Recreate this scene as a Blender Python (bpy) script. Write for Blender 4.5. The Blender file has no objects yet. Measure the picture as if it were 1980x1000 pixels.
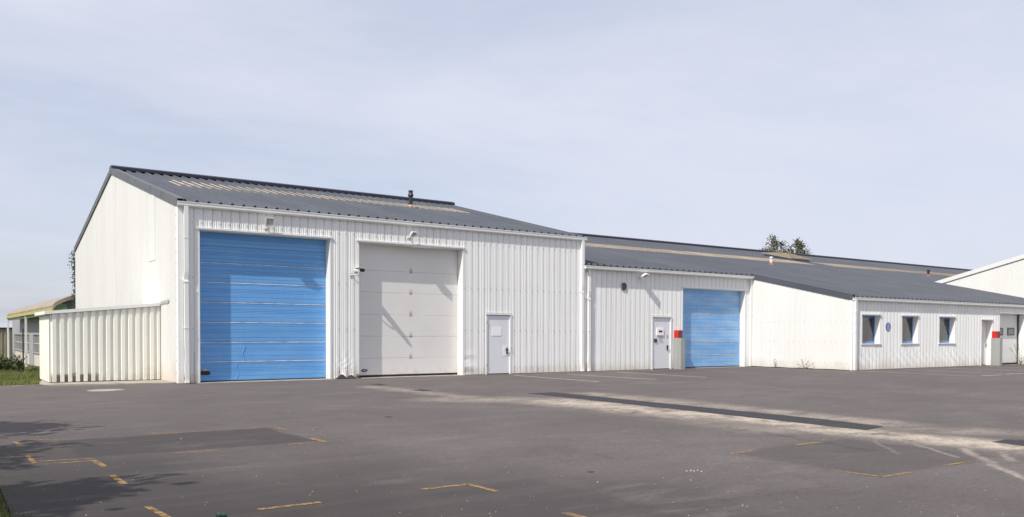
import bpy, math, random
import numpy as np
from mathutils import Vector, Matrix
random.seed(7); rng = np.random.default_rng(7)
sc = bpy.context.scene
COL = sc.collection

# ------------------------------------------------------------------ camera
F_PX, CX, CY = 1629.065, 990.0, 679.473
PITCH, ROLL, YAW = -0.0200864, 0.0027577, 0.61425
CAM = Vector((-5.997, -24.681, 1.410))
FW = Vector((math.sin(YAW)*math.cos(PITCH), math.cos(YAW)*math.cos(PITCH), math.sin(PITCH)))
R0 = Vector((math.cos(YAW), -math.sin(YAW), 0)); U0 = R0.cross(FW)
RT = R0*math.cos(ROLL) + U0*math.sin(ROLL); UP = -R0*math.sin(ROLL) + U0*math.cos(ROLL)
cd = bpy.data.cameras.new('camera'); cam = bpy.data.objects.new('camera', cd); COL.objects.link(cam)
cd.sensor_fit = 'HORIZONTAL'; cd.sensor_width = 36.0; cd.lens = 36.0*F_PX/1980.0
cd.shift_y = (CY-500.0)/1980.0; cd.clip_start = 0.1; cd.clip_end = 3000
M = Matrix((RT, UP, -FW)).transposed().to_4x4(); M.translation = CAM; cam.matrix_world = M
sc.camera = cam
def ray(u, v): return FW + RT*((u-CX)/F_PX) + UP*((CY-v)/F_PX)
def on_z(u, v, z=0.0):
    d = ray(u, v); return CAM + d*((z-CAM.z)/d.z)
def on_y(u, v, y):
    d = ray(u, v); return CAM + d*((y-CAM.y)/d.y)
def on_x(u, v, x):
    d = ray(u, v); return CAM + d*((x-CAM.x)/d.x)
def on_roof(u, v, z0, s):
    d = ray(u, v); return CAM + d*((z0+s*CAM.y-CAM.z)/(d.z-s*d.y))

# ------------------------------------------------------------------ sky, sun, exposure
SUN = Vector((-2.85, -1.0, 3.3)).normalized()
world = bpy.data.worlds.new('World'); sc.world = world; world.use_nodes = True
wn, wl = world.node_tree.nodes, world.node_tree.links
wn.clear()
wo = wn.new('ShaderNodeOutputWorld'); bg = wn.new('ShaderNodeBackground'); wl.new(bg.outputs[0], wo.inputs[0])
sky = wn.new('ShaderNodeTexSky'); sky.sky_type = 'NISHITA'; sky.sun_disc = False
sky.sun_elevation = math.asin(SUN.z); sky.sun_rotation = math.atan2(SUN.x, SUN.y)
sky.altitude = 0; sky.air_density = 1.0; sky.dust_density = 2.0; sky.ozone_density = 1.5
SKY_STRENGTH = 0.145
bg.inputs[1].default_value = SKY_STRENGTH
tc = wn.new('ShaderNodeTexCoord')
sx = wn.new('ShaderNodeSeparateXYZ'); wl.new(tc.outputs['Generated'], sx.inputs[0])
def wmath(op, a, b=None, c=None):
    n = wn.new('ShaderNodeMath'); n.operation = op
    for i, q in enumerate((a, b, c)):
        if q is None: continue
        if isinstance(q, (int, float)): n.inputs[i].default_value = q
        else: wl.new(q, n.inputs[i])
    return n.outputs[0]
# thin high cirrus on a plane overhead: direction / (z + bias)
zb = wmath('ADD', wmath('MAXIMUM', sx.outputs[2], 0.0), 0.14)
cx_ = wmath('DIVIDE', sx.outputs[0], zb); cy_ = wmath('DIVIDE', sx.outputs[1], zb)
cmb = wn.new('ShaderNodeCombineXYZ'); wl.new(cx_, cmb.inputs[0]); wl.new(cy_, cmb.inputs[1])
mp = wn.new('ShaderNodeMapping'); mp.inputs['Rotation'].default_value = (0, 0, math.radians(80.47)); mp.inputs['Scale'].default_value = (0.2808, 0.5784, 1); mp.inputs['Location'].default_value = (15.4259, -5.9125, -5.7494)
wl.new(cmb.outputs[0], mp.inputs[0])
nz = wn.new('ShaderNodeTexNoise'); nz.inputs['Scale'].default_value = 0.75; nz.inputs['Detail'].default_value = 7; nz.inputs['Roughness'].default_value = 0.60; nz.inputs['Distortion'].default_value = 0.5
wl.new(mp.outputs[0], nz.inputs['Vector'])
cr = wn.new('ShaderNodeMapRange'); cr.inputs['From Min'].default_value = 0.32; cr.inputs['From Max'].default_value = 0.60
cr.inputs['To Min'].default_value = 0.44; cr.inputs['To Max'].default_value = 0.97
wl.new(nz.outputs[0], cr.inputs[0])
mx = wn.new('ShaderNodeMix'); mx.data_type = 'RGBA'
wl.new(cr.outputs[0], mx.inputs[0]); wl.new(sky.outputs[0], mx.inputs[6])
mx.inputs[7].default_value = (0.735/SKY_STRENGTH, 0.765/SKY_STRENGTH, 0.89/SKY_STRENGTH, 1)
wl.new(mx.outputs[2], bg.inputs[0])

sl = bpy.data.lights.new('sun', 'SUN'); sl.energy = 4.5; sl.angle = math.radians(0.53); sl.color = (1.0, 0.955, 0.88)
so = bpy.data.objects.new('sun', sl); COL.objects.link(so)
so.rotation_euler = SUN.to_track_quat('Z', 'Y').to_euler(); so.location = (-30, -30, 40)
sc.view_settings.view_transform = 'Standard'; sc.view_settings.look = 'None'
sc.view_settings.exposure = 0.0; sc.view_settings.gamma = 1.0; sc.view_settings.use_curve_mapping = False

# ------------------------------------------------------------------ helpers
class MB:
    def __init__(s): s.v = []; s.f = []; s.m = []
    def poly(s, pts, mi=0):
        n = len(s.v); s.v += [tuple(p) for p in pts]; s.f.append(tuple(range(n, n+len(pts)))); s.m.append(mi)
    def box(s, x0, x1, y0, y1, z0, z1, mi=0):
        n = len(s.v)
        s.v += [(x0,y0,z0),(x1,y0,z0),(x1,y1,z0),(x0,y1,z0),(x0,y0,z1),(x1,y0,z1),(x1,y1,z1),(x0,y1,z1)]
        for q in ((3,2,1,0),(4,5,6,7),(0,1,5,4),(1,2,6,5),(2,3,7,6),(3,0,4,7)):
            s.f.append(tuple(n+i for i in q)); s.m.append(mi)
    def prism(s, poly, vec, mi=0):
        vec = Vector(vec); a = [Vector(p) for p in poly]; k = len(a); n = len(s.v)
        s.v += [tuple(p) for p in a] + [tuple(p+vec) for p in a]
        s.f.append(tuple(range(n+k-1, n-1, -1))); s.m.append(mi)
        s.f.append(tuple(range(n+k, n+2*k))); s.m.append(mi)
        for i in range(k):
            j = (i+1) % k
            s.f.append((n+i, n+j, n+k+j, n+k+i)); s.m.append(mi)
    def tube(s, pts, rad, n=8, mi=0, cap=True):
        rings = []
        for i, p in enumerate(pts):
            p = Vector(p)
            d = (Vector(pts[min(i+1, len(pts)-1)]) - Vector(pts[max(i-1, 0)])).normalized()
            a = d.cross(Vector((0.31, 0.17, 0.93))); 
            if a.length < 1e-3: a = d.cross(Vector((1, 0, 0)))
            a.normalize(); b = d.cross(a); r = rad[i] if isinstance(rad, (list, tuple)) else rad
            base = len(s.v); rings.append(base)
            s.v += [tuple(p + a*(r*math.cos(t)) + b*(r*math.sin(t))) for t in [2*math.pi*k/n for k in range(n)]]
        for q in range(len(rings)-1):
            for k in range(n):
                s.f.append((rings[q]+k, rings[q]+(k+1) % n, rings[q+1]+(k+1) % n, rings[q+1]+k)); s.m.append(mi)
        if cap:
            s.f.append(tuple(rings[0]+k for k in range(n))); s.m.append(mi)
            s.f.append(tuple(rings[-1]+k for k in reversed(range(n)))); s.m.append(mi)
    def lathe(s, c, prof, n=16, mi=0, axis='Z'):
        c = Vector(c); rings = []
        for r, h in prof:
            rings.append(len(s.v))
            for k in range(n):
                t = 2*math.pi*k/n
                o = Vector((r*math.cos(t), r*math.sin(t), h))
                if axis == 'Y': o = Vector((o.x, -o.z, o.y))
                s.v.append(tuple(c+o))
        for q in range(len(rings)-1):
            for k in range(n):
                s.f.append((rings[q]+k, rings[q]+(k+1) % n, rings[q+1]+(k+1) % n, rings[q+1]+k)); s.m.append(mi)
        s.f.append(tuple(rings[0]+k for k in reversed(range(n)))); s.m.append(mi)
        s.f.append(tuple(rings[-1]+k for k in range(n))); s.m.append(mi)
    def mesh(s, name, mats, smooth=False):
        me = bpy.data.meshes.new(name); me.from_pydata(s.v, [], s.f)
        mats = mats if isinstance(mats, (list, tuple)) else [mats]
        for m in mats: me.materials.append(m)
        if len(mats) > 1: me.polygons.foreach_set('material_index', s.m)
        if smooth: me.polygons.foreach_set('use_smooth', [True]*len(s.f))
        me.update(); return me
    def build(s, name, mats, parent=None, smooth=False):
        return link(name, s.mesh(name, mats, smooth), parent)
def link(name, me, parent=None, loc=None, rotz=0.0):
    o = bpy.data.objects.new(name, me); COL.objects.link(o)
    if loc is not None: o.location = loc
    if rotz: o.rotation_euler = (0, 0, rotz)
    if parent is not None:
        o.parent = parent
        if parent.type == 'EMPTY': o.matrix_parent_inverse = Matrix.Translation(-parent.location)
    return o
def tag(o, label=None, cat=None, group=None, kind=None):
    if label: o['label'] = label
    if cat: o['category'] = cat
    if group: o['group'] = group
    if kind: o['kind'] = kind
    return o
def thing(name, label, cat, loc=(0, 0, 0), group=None):
    o = bpy.data.objects.new(name, None); COL.objects.link(o); o.location = loc
    o.empty_display_size = 0.2
    return tag(o, label, cat, group)

# ------------------------------------------------------------------ materials
class NT:
    def __init__(s, name):
        s.m = bpy.data.materials.new(name); s.m.use_nodes = True; s.t = s.m.node_tree; s.n = s.t.nodes; s.l = s.t.links
        s.b = s.n['Principled BSDF']; s.out = s.n['Material Output']; s._pos = None
    def pos(s):
        if s._pos is None: s._pos = s.n.new('ShaderNodeNewGeometry').outputs['Position']
        return s._pos
    def xyz(s):
        n = s.n.new('ShaderNodeSeparateXYZ'); s.l.new(s.pos(), n.inputs[0]); return n.outputs
    def put(s, sock, v):
        if isinstance(v, (int, float)): sock.default_value = v
        elif isinstance(v, (tuple, list)): sock.default_value = tuple(v) if len(v) != 3 or sock.type == 'VECTOR' else (*v, 1)
        else: s.l.new(v, sock)
    def math(s, op, a, b=None, c=None, clamp=False):
        n = s.n.new('ShaderNodeMath'); n.operation = op; n.use_clamp = clamp
        for i, q in enumerate((a, b, c)):
            if q is not None: s.put(n.inputs[i], q)
        return n.outputs[0]
    def noise(s, scale=5, detail=4, rough=0.55, sc=(1, 1, 1), dist=0.0, vec=None, w=None):
        n = s.n.new('ShaderNodeTexNoise'); n.inputs['Scale'].default_value = scale; n.inputs['Detail'].default_value = detail
        n.inputs['Roughness'].default_value = rough; n.inputs['Distortion'].default_value = dist
        mpn = s.n.new('ShaderNodeMapping'); mpn.inputs['Scale'].default_value = sc
        if w: mpn.inputs['Location'].default_value = (w, w*1.7, w*0.6)
        s.l.new(vec if vec is not None else s.pos(), mpn.inputs[0]); s.l.new(mpn.outputs[0], n.inputs['Vector'])
        return n.outputs[0]
    def rng(s, v, a, b, c=0.0, d=1.0, smooth=True):
        n = s.n.new('ShaderNodeMapRange'); n.interpolation_type = 'SMOOTHSTEP' if smooth else 'LINEAR'
        s.put(n.inputs[0], v); 
        for i, q in enumerate((a, b, c, d)): n.inputs[i+1].default_value = q
        return n.outputs[0]
    def mix(s, fac, a, b, blend='MIX'):
        n = s.n.new('ShaderNodeMix'); n.data_type = 'RGBA'; n.blend_type = blend
        s.put(n.inputs[0], fac); s.put(n.inputs[6], a); s.put(n.inputs[7], b); return n.outputs[2]
    def per_object(s, col, amt):
        n = s.n.new('ShaderNodeObjectInfo'); h = s.n.new('ShaderNodeHueSaturation'); s.put(h.inputs['Color'], col)
        s.l.new(s.rng(n.outputs['Random'], 0, 1, 1-amt, 1+amt, False), h.inputs['Value']); return h.outputs[0]
    def bump(s, h, strength=0.3, dist=0.02):
        n = s.n.new('ShaderNodeBump'); n.inputs['Strength'].default_value = strength; n.inputs['Distance'].default_value = dist
        s.put(n.inputs['Height'], h); s.l.new(n.outputs[0], s.b.inputs['Normal'])
    def done(s, color, rough=0.6, metal=0.0, spec=0.5):
        s.put(s.b.inputs['Base Color'], color); s.put(s.b.inputs['Roughness'], rough); s.b.inputs['Metallic'].default_value = metal
        s.b.inputs['Specular IOR Level'].default_value = spec; return s.m
def plain(name, col, rough=0.6, var=0.12, scale=6.0, metal=0.0, spec=0.5):
    t = NT(name); nn = t.noise(scale, 4)
    c2 = tuple(max(0, q*(1-2*var)) for q in col)
    return t.done(t.mix(t.rng(nn, 0.3, 0.75), col, c2), rough, metal, spec)
def cladding_mat(name, col, dirt=0.35, ground=1.0, warm=(0.50, 0.40, 0.28), zg=0.6):
    t = NT(name); x, y, z = t.xyz()
    streak = t.rng(t.noise(1.0, 5, 0.6, (5.0, 5.0, 0.25)), 0.42, 0.75)
    blot = t.rng(t.noise(0.9, 4, 0.55), 0.4, 0.75)
    fine = t.rng(t.noise(14, 3, 0.6), 0.55, 0.8)
    c = t.mix(t.math('MULTIPLY', streak, dirt), col, (col[0]*0.80, col[1]*0.79, col[2]*0.76))
    c = t.mix(t.math('MULTIPLY', blot, dirt*0.8), c, (col[0]*0.88, col[1]*0.87, col[2]*0.84))
    c = t.mix(t.math('MULTIPLY', fine, dirt*0.5), c, (col[0]*0.82, col[1]*0.80, col[2]*0.76))
    low = t.math('MULTIPLY', t.rng(t.math('SUBTRACT', z, t.math('MULTIPLY', t.noise(2.5, 5, 0.65, (1, 1, 0.5)), zg*1.5)), -zg, 0.02, 1.0, 0.0), 0.55*ground)
    c = t.mix(low, c, warm)
    t.bump(t.noise(3.0, 2, 0.5, (1, 1, 0.35)), 0.12, 0.02)
    return t.done(t.per_object(c, 0.025), 0.55, 0.0, 0.3)
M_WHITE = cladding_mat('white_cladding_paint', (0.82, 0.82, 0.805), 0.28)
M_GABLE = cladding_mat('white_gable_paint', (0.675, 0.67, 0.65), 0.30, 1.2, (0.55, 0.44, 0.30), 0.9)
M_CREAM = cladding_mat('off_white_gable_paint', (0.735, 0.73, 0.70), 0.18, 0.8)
M_TRIM = cladding_mat('white_trim_paint', (0.82, 0.82, 0.805), 0.25, 0.6)
M_PIPE = cladding_mat('white_downpipe_paint', (0.82, 0.82, 0.81), 0.25, 0.7)
M_BACK = plain('wall_core', (0.45, 0.45, 0.44), 0.8)
def roof_mat():
    t = NT('slate_grey_roof_coating')
    a = t.rng(t.noise(0.5, 5, 0.6), 0.35, 0.7); b = t.rng(t.noise(3.0, 4, 0.6, (1.0, 0.15, 1.0)), 0.4, 0.75); c = t.rng(t.noise(25, 2, 0.5), 0.62, 0.75)
    col = t.mix(a, (0.070, 0.078, 0.096), (0.088, 0.096, 0.113)); col = t.mix(t.math('MULTIPLY', b, 0.35), col, (0.108, 0.112, 0.12))
    col = t.mix(t.math('MULTIPLY', c, 0.25), col, (0.2, 0.2, 0.19))
    return t.done(t.per_object(col, 0.07), 0.55, 0.0, 0.35)
M_ROOF = roof_mat()
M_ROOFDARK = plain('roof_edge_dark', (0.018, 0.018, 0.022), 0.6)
M_RIDGE = plain('navy_ridge_flashing', (0.022, 0.024, 0.045), 0.45, 0.15, 2.0)
M_VERGE = plain('grey_verge_flashing', (0.12, 0.125, 0.135), 0.5, 0.15, 2.0)
def rooflight_mat():
    t = NT('weathered_tan_rooflight')
    a = t.rng(t.noise(2.2, 5, 0.65), 0.32, 0.7); b = t.rng(t.noise(9, 4, 0.6), 0.5, 0.8); x, y, z = t.xyz()
    col = t.mix(a, (0.60, 0.47, 0.31), (0.47, 0.37, 0.245)); col = t.mix(t.math('MULTIPLY', b, 0.35), col, (0.30, 0.21, 0.13))
    dark_zone = t.rng(x, 36, 52)
    col = t.mix(t.math('MULTIPLY', dark_zone, 0.72), col, (0.17, 0.125, 0.09))
    return t.done(t.per_object(col, 0.16), 0.7, 0, 0.3)
M_LIGHT = rooflight_mat()
def blue_mat(name, col, pale, fade):
    t = NT(name); x, y, z = t.xyz()
    a = t.rng(t.noise(1.4, 5, 0.6, (0.5, 1, 2.0)), 0.35, 0.72); b = t.rng(t.noise(3.0, 4, 0.6, (4, 4, 0.5)), 0.45, 0.8); c = t.rng(t.noise(8, 3, 0.6, (0.5, 1, 3)), 0.55, 0.8)
    k = t.math('ADD', t.math('MULTIPLY', a, fade), t.math('MULTIPLY', b, fade*0.5), clamp=True)
    cc = t.mix(k, col, pale)
    cc = t.mix(t.math('MULTIPLY', c, 0.07), cc, (col[0]*0.7, col[1]*0.72, col[2]*0.75))
    return t.done(t.per_object(cc, 0.05), 0.5, 0, 0.4)
M_BLUE = blue_mat('sky_blue_door_paint', (0.135, 0.355, 0.70), (0.20, 0.44, 0.75), 0.5)
M_BLUEFADE = blue_mat('chalky_blue_door_paint', (0.19, 0.42, 0.76), (0.36, 0.55, 0.77), 0.8)
M_WORN = plain('worn_pale_blue_joint', (0.58, 0.67, 0.80), 0.6, 0.2, 4.0)
M_BLUEDARK = plain('dark_blue_crease', (0.03, 0.07, 0.16), 0.6)
M_WINBLUE = plain('blue_window_frame_paint', (0.115, 0.25, 0.56), 0.4)
def white_door_mat():
    t = NT('grey_white_sectional_door'); x, y, z = t.xyz()
    a = t.rng(t.noise(0.8, 4, 0.6), 0.35, 0.7)
    c = t.mix(a, (0.76, 0.74, 0.71), (0.73, 0.71, 0.68))
    # rust bleeding from the hinge at the middle of each joint
    rx = t.math('SUBTRACT', 1.0, t.math('DIVIDE', t.math('ABSOLUTE', t.math('SUBTRACT', x, 7.475)), 0.085), clamp=True)
    tot = None
    for zj in WJ:
        q = t.math('SUBTRACT', z, zj - 0.03)
        up = t.rng(q, 0.0, 0.24, 1.0, 0.0); dn = t.rng(q, -0.03, 0.0, 0.0, 1.0)
        k = t.math('MULTIPLY', up, dn); tot = k if tot is None else t.math('ADD', tot, k, clamp=True)
    k = t.math('MULTIPLY', t.math('MULTIPLY', rx, tot), t.rng(t.noise(18, 4, 0.7, (1.2, 1, 0.5)), 0.15, 0.55))
    c = t.mix(k, c, (0.33, 0.15, 0.07))
    grime = t.math('MULTIPLY', t.rng(z, 0.02, 0.5, 0.35, 0.0), t.rng(t.noise(4, 4, 0.6), 0.4, 0.7))
    c = t.mix(grime, c, (0.42, 0.36, 0.27))
    return t.done(c, 0.5, 0, 0.4)
WJ = [on_y(803, v, 0.3).z for v in (527, 568, 610, 650.5, 691.5)]
M_WDOOR = white_door_mat()
M_STEELDOOR = plain('pale_grey_steel_door', (0.74, 0.75, 0.775), 0.45, 0.03, 2.0)
M_BLACK = plain('black_plastic', (0.012, 0.012, 0.014), 0.45, 0.1)
M_RUBBER = plain('dark_rubber_seal', (0.025, 0.024, 0.024), 0.8)
M_TAPE = plain('grey_foil_tape', (0.5, 0.5, 0.5), 0.5, 0.2, 20)
M_ALU = plain('dull_aluminium', (0.42, 0.42, 0.41), 0.45, 0.15)
M_LAMP = plain('white_lamp_housing', (0.74, 0.74, 0.72), 0.4, 0.08)
M_REFL = plain('grey_lamp_reflector', (0.50, 0.50, 0.46), 0.35, 0.2, 20)
M_PAPER = plain('white_paper', (0.90, 0.88, 0.88), 0.7, 0.03)
M_INK = plain('grey_ink', (0.30, 0.30, 0.33), 0.7)
M_CONC = cladding_mat('grey_concrete', (0.36, 0.375, 0.36), 0.9, 0.5, (0.25, 0.23, 0.2))
M_SLAB = plain('pale_concrete_slab', (0.40, 0.36, 0.31), 0.85, 0.18, 3.0)
M_RED = plain('red_paint', (0.62, 0.022, 0.018), 0.45, 0.1)
M_REDSHADE = plain('shaded_red_paint', (0.20, 0.055, 0.055), 0.6, 0.2, 20)  # darker red standing in for shade on the bollard head fronts
M_TERRA = plain('red_flashing_boot', (0.33, 0.12, 0.09), 0.7)
M_FLUE = plain('dark_grey_flue', (0.03, 0.031, 0.036), 0.45)
M_GFRAME = plain('grey_white_window_frame', (0.5, 0.5, 0.5), 0.5)
M_GREYWALL = plain('grey_blue_render', (0.33, 0.335, 0.36), 0.7, 0.06, 1.0)
M_PINK = plain('pale_pink_panel', (0.62, 0.54, 0.47), 0.7, 0.1, 1.5)
M_YELLOW = plain('yellow_fascia_paint', (0.50, 0.43, 0.10), 0.5)
M_GREEN = plain('green_gutter_paint', (0.17, 0.27, 0.13), 0.5)
M_TANROOF = plain('dusty_tan_roof', (0.34, 0.29, 0.23), 0.7, 0.12, 1.0)
M_TANWALL = plain('brown_tan_cladding', (0.32, 0.275, 0.20), 0.7, 0.12, 1.0)
M_HATCH = plain('brown_lichen_dome', (0.27, 0.19, 0.10), 0.75, 0.2, 3.0)
M_CURB = plain('grey_hatch_curb', (0.30, 0.31, 0.31), 0.6)
M_VENT = plain('purple_grey_vent_mesh', (0.085, 0.08, 0.10), 0.7)
M_DARKSTEEL = plain('dark_steel', (0.05, 0.052, 0.055), 0.5)
M_ROOM = plain('room_interior', (0.20, 0.19, 0.17), 0.9)
M_BLIND = plain('white_blind', (0.55, 0.54, 0.50), 0.8)
def glass_mat(name, tint, mixf):
    t = NT(name); t.n.remove(t.b)
    tr = t.n.new('ShaderNodeBsdfTransparent'); tr.inputs[0].default_value = (*tint, 1)
    gl = t.n.new('ShaderNodeBsdfGlossy'); gl.inputs['Roughness'].default_value = 0.02; gl.inputs[0].default_value = (0.9, 0.92, 0.93, 1)
    fr = t.n.new('ShaderNodeFresnel'); fr.inputs[0].default_value = 1.52
    fac = t.math('ADD', t.math('MULTIPLY', fr.outputs[0], 1.6), mixf, clamp=True)
    ms = t.n.new('ShaderNodeMixShader'); t.l.new(fac, ms.inputs[0]); t.l.new(tr.outputs[0], ms.inputs[1]); t.l.new(gl.outputs[0], ms.inputs[2])
    t.l.new(ms.outputs[0], t.out.inputs[0]); return t.m
M_GLASS = glass_mat('window_glass', (0.75, 0.78, 0.78), 0.02)
M_SMOKE = plain('smoked_door_pane', (0.22, 0.22, 0.22), 0.12, 0.05)
def leaf_mat(name, a, b, sc_=1.2):
    t = NT(name); oi = t.noise(sc_, 3, 0.6); f = t.noise(30, 2, 0.5)
    c = t.mix(t.rng(oi, 0.3, 0.7), a, b); c = t.mix(t.math('MULTIPLY', t.rng(f, 0.4, 0.7), 0.4), c, (b[0]*1.3, b[1]*1.3, b[2]*1.1))
    m = t.done(c, 0.6, 0, 0.3)
    return m
M_LEAF = leaf_mat('tree_leaves', (0.075, 0.085, 0.045), (0.13, 0.135, 0.08))
M_BUSH = leaf_mat('bush_leaves', (0.030, 0.048, 0.016), (0.075, 0.09, 0.035), 3)
M_IVY = leaf_mat('ivy_leaves', (0.03, 0.055, 0.018), (0.07, 0.10, 0.035), 3)
M_WEED = leaf_mat('dry_weed_leaves', (0.16, 0.17, 0.09), (0.28, 0.25, 0.15), 6)
M_GRASS = leaf_mat('grass_blades', (0.085, 0.115, 0.028), (0.17, 0.175, 0.055), 0.7)
M_BARK = plain('grey_bark', (0.10, 0.085, 0.065), 0.9, 0.25, 8)
M_STEM = plain('dry_stem', (0.20, 0.18, 0.10), 0.9)
M_STONE = plain('pale_stone', (0.42, 0.40, 0.37), 0.9)
M_BOTTLE = plain('green_crushed_can', (0.03, 0.065, 0.05), 0.35, 0.2, 30)

# ------------------------------------------------------------------ ground
def sstep(a, b, t):
    t = min(1, max(0, (t-a)/(b-a))); return t*t*(3-2*t)
def gz(x, y):
    return -0.03 - 0.55*sstep(5, 26, y) - 0.25*sstep(26, 60, y)
def soil_mat():
    t = NT('grassy_soil'); a = t.rng(t.noise(0.6, 5, 0.6), 0.35, 0.7); b = t.rng(t.noise(12, 4, 0.6), 0.35, 0.7)
    c = t.mix(a, (0.085, 0.105, 0.032), (0.14, 0.145, 0.05)); c = t.mix(t.math('MULTIPLY', b, 0.5), c, (0.075, 0.075, 0.03))
    t.bump(t.noise(20, 3), 0.6, 0.05); return t.done(c, 0.95, 0, 0.1)
M_SOIL = soil_mat()
mb = MB()
xs = [-900, -200, -60, -20, -10, -5, 0, 5, 20, 60, 120, 300, 900]; ys = [-600, -200, -60, -30, -10, 0, 5, 8, 11, 14, 17, 20, 23, 26, 32, 40, 50, 60, 120, 300, 1500]
for j in range(len(ys)):
    for i in range(len(xs)): mb.v.append((xs[i], ys[j], gz(xs[i], ys[j])))
for j in range(len(ys)-1):
    for i in range(len(xs)-1):
        a = j*len(xs)+i; mb.f.append((a, a+1, a+1+len(xs), a+len(xs))); mb.m.append(0)
tag(mb.build('ground', M_SOIL), 'grassy ground around the paved yard', kind='structure')

def asphalt_mat():
    t = NT('worn_asphalt'); x, y, z = t.xyz()
    P = t.pos()
    wv = t.n.new('ShaderNodeTexNoise'); wv.inputs['Scale'].default_value = 0.8; wv.inputs['Detail'].default_value = 6; wv.inputs['Roughness'].default_value = 0.7
    t.l.new(P, wv.inputs['Vector'])
    big = t.rng(t.noise(0.22, 4, 0.6), 0.32, 0.7); mid = t.rng(t.noise(1.3, 5, 0.65, (0.7, 1, 1)), 0.35, 0.72)
    fine = t.noise(55, 3, 0.7); grit = t.rng(t.noise(150, 2, 0.6), 0.52, 0.78)
    c = t.mix(big, (0.127, 0.108, 0.103), (0.163, 0.140, 0.134))
    c = t.mix(t.math('MULTIPLY', mid, 0.55), c, (0.108, 0.092, 0.086))
    stain = t.rng(t.noise(0.75, 6, 0.62, (1, 1, 1), 0.6, w=13.0), 0.56, 0.76)
    c = t.mix(t.math('MULTIPLY', stain, 0.38), c, (0.080, 0.068, 0.063))
    # broad darker zone with a noisy edge over the parking end of the yard
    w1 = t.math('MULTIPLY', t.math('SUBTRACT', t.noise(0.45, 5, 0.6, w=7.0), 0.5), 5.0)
    dark_zone = t.math('MULTIPLY', t.rng(t.math('ADD', t.math('ADD', x, t.math('MULTIPLY', y, 0.42)), w1), -12.2, -6.4, 1, 0), t.rng(t.math('ADD', y, w1), -17.0, -6.0, 1, 0))
    c = t.mix(t.math('MULTIPLY', dark_zone, 0.97), c, (0.043, 0.0365, 0.035))
    # rectangular darker resurfaced bays
    def bay(x0, x1, y0, y1, soft):
        n1 = t.math('MULTIPLY', t.math('SUBTRACT', wv.outputs[0], 0.5), 0.5)
        xx = t.math('ADD', x, n1); yy = t.math('ADD', y, n1)
        k = t.math('MULTIPLY', t.rng(xx, x0-soft, x0+soft), t.rng(xx, x1-soft, x1+soft, 1, 0))
        return t.math('MULTIPLY', k, t.math('MULTIPLY', t.rng(yy, y0-soft, y0+soft), t.rng(yy, y1-soft, y1+soft, 1, 0)))
    for (x0, x1, y0, y1, sf, st) in ((-4.5, -1.72, -14.2, -12.25, 0.05, 0.85), (1.85, 4.3, -19.95, -17.95, 0.10, 0.48), (-2.35, -1.1, -20.4, -18.05, 0.08, 0.45),
                                     (16.2, 19.2, -2.2, -1.1, 0.1, 0.6), (-7, -3.8, -17.6, -14.5, 0.2, 0.35), (4.0, 6.3, -13.8, -12.5, 0.1, 0.3)):
        c = t.mix(t.math('MULTIPLY', t.math('MULTIPLY', bay(x0, x1, y0, y1, sf), st), t.rng(wv.outputs[0], 0.3, 0.6, 0.75, 1.0)), c, (0.052, 0.047, 0.046))
    # pale sandy dust tracked along the trench
    def seg(p0, p1, warp=0.9):
        a = t.n.new('ShaderNodeVectorMath'); a.operation = 'MULTIPLY_ADD'
        t.l.new(wv.outputs['Color'], a.inputs[0]); a.inputs[1].default_value = (warp, warp, 0); t.l.new(P, a.inputs[2])
        sub = t.n.new('ShaderNodeVectorMath'); sub.operation = 'SUBTRACT'; t.l.new(a.outputs[0], sub.inputs[0]); sub.inputs[1].default_value = (p0[0]+warp*0.5, p0[1]+warp*0.5, 0)
        flat = t.n.new('ShaderNodeVectorMath'); flat.operation = 'MULTIPLY'; t.l.new(sub.outputs[0], flat.inputs[0]); flat.inputs[1].default_value = (1, 1, 0)
        d = (p1[0]-p0[0], p1[1]-p0[1]); L2 = d[0]**2+d[1]**2
        dot = t.n.new('ShaderNodeVectorMath'); dot.operation = 'DOT_PRODUCT'; t.l.new(flat.outputs[0], dot.inputs[0]); dot.inputs[1].default_value = (d[0], d[1], 0)
        h = t.math('DIVIDE', dot.outputs['Value'], L2, clamp=True)
        sc2 = t.n.new('ShaderNodeVectorMath'); sc2.operation = 'SCALE'; sc2.inputs[0].default_value = (d[0], d[1], 0); t.l.new(h, sc2.inputs['Scale'])
        di = t.n.new('ShaderNodeVectorMath'); di.operation = 'DISTANCE'; t.l.new(flat.outputs[0], di.inputs[0]); t.l.new(sc2.outputs[0], di.inputs[1])
        return di.outputs['Value']
    G = lambda u, v: tuple(on_z(u, v))[:2]
    tot = None
    for (a, b, r0, r1, st, wp) in ((G(1090, 776), G(1330, 800), 0.05, 1.45, 1.0, 1.3), (G(1330, 797), G(1660, 836), 0.05, 0.95, 1.0, 1.0), (G(1660, 836), G(1990, 868), 0.05, 0.85, 1.0, 0.9),
                                   (G(860, 772), G(1060, 774), 0.1, 1.2, 0.45, 1.2), (G(720, 748), G(900, 768), 0.0, 0.7, 0.45, 0.8), (G(1150, 762), G(1700, 818), 0.0, 0.9, 0.55, 0.9),
                                   (G(1860, 868), G(1985, 930), 0.0, 0.10, 0.62, 0.45), (G(1930, 868), G(1960, 892), 0.0, 0.08, 0.5, 0.4), (G(1770, 858), G(1850, 885), 0.0, 0.06, 0.42, 0.4), (G(1690, 852), G(1735, 878), 0.0, 0.05, 0.32, 0.3),
                                   (G(1200, 790), G(1500, 830), 0.0, 1.1, 0.35, 1.0), (G(1700, 826), G(1990, 838), 0.0, 0.8, 0.35, 1.2)):
        k = t.math('MULTIPLY', t.rng(seg(a, b, wp), r0, r1, 1, 0), st)
        tot = k if tot is None else t.math('MAXIMUM', tot, k)
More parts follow.
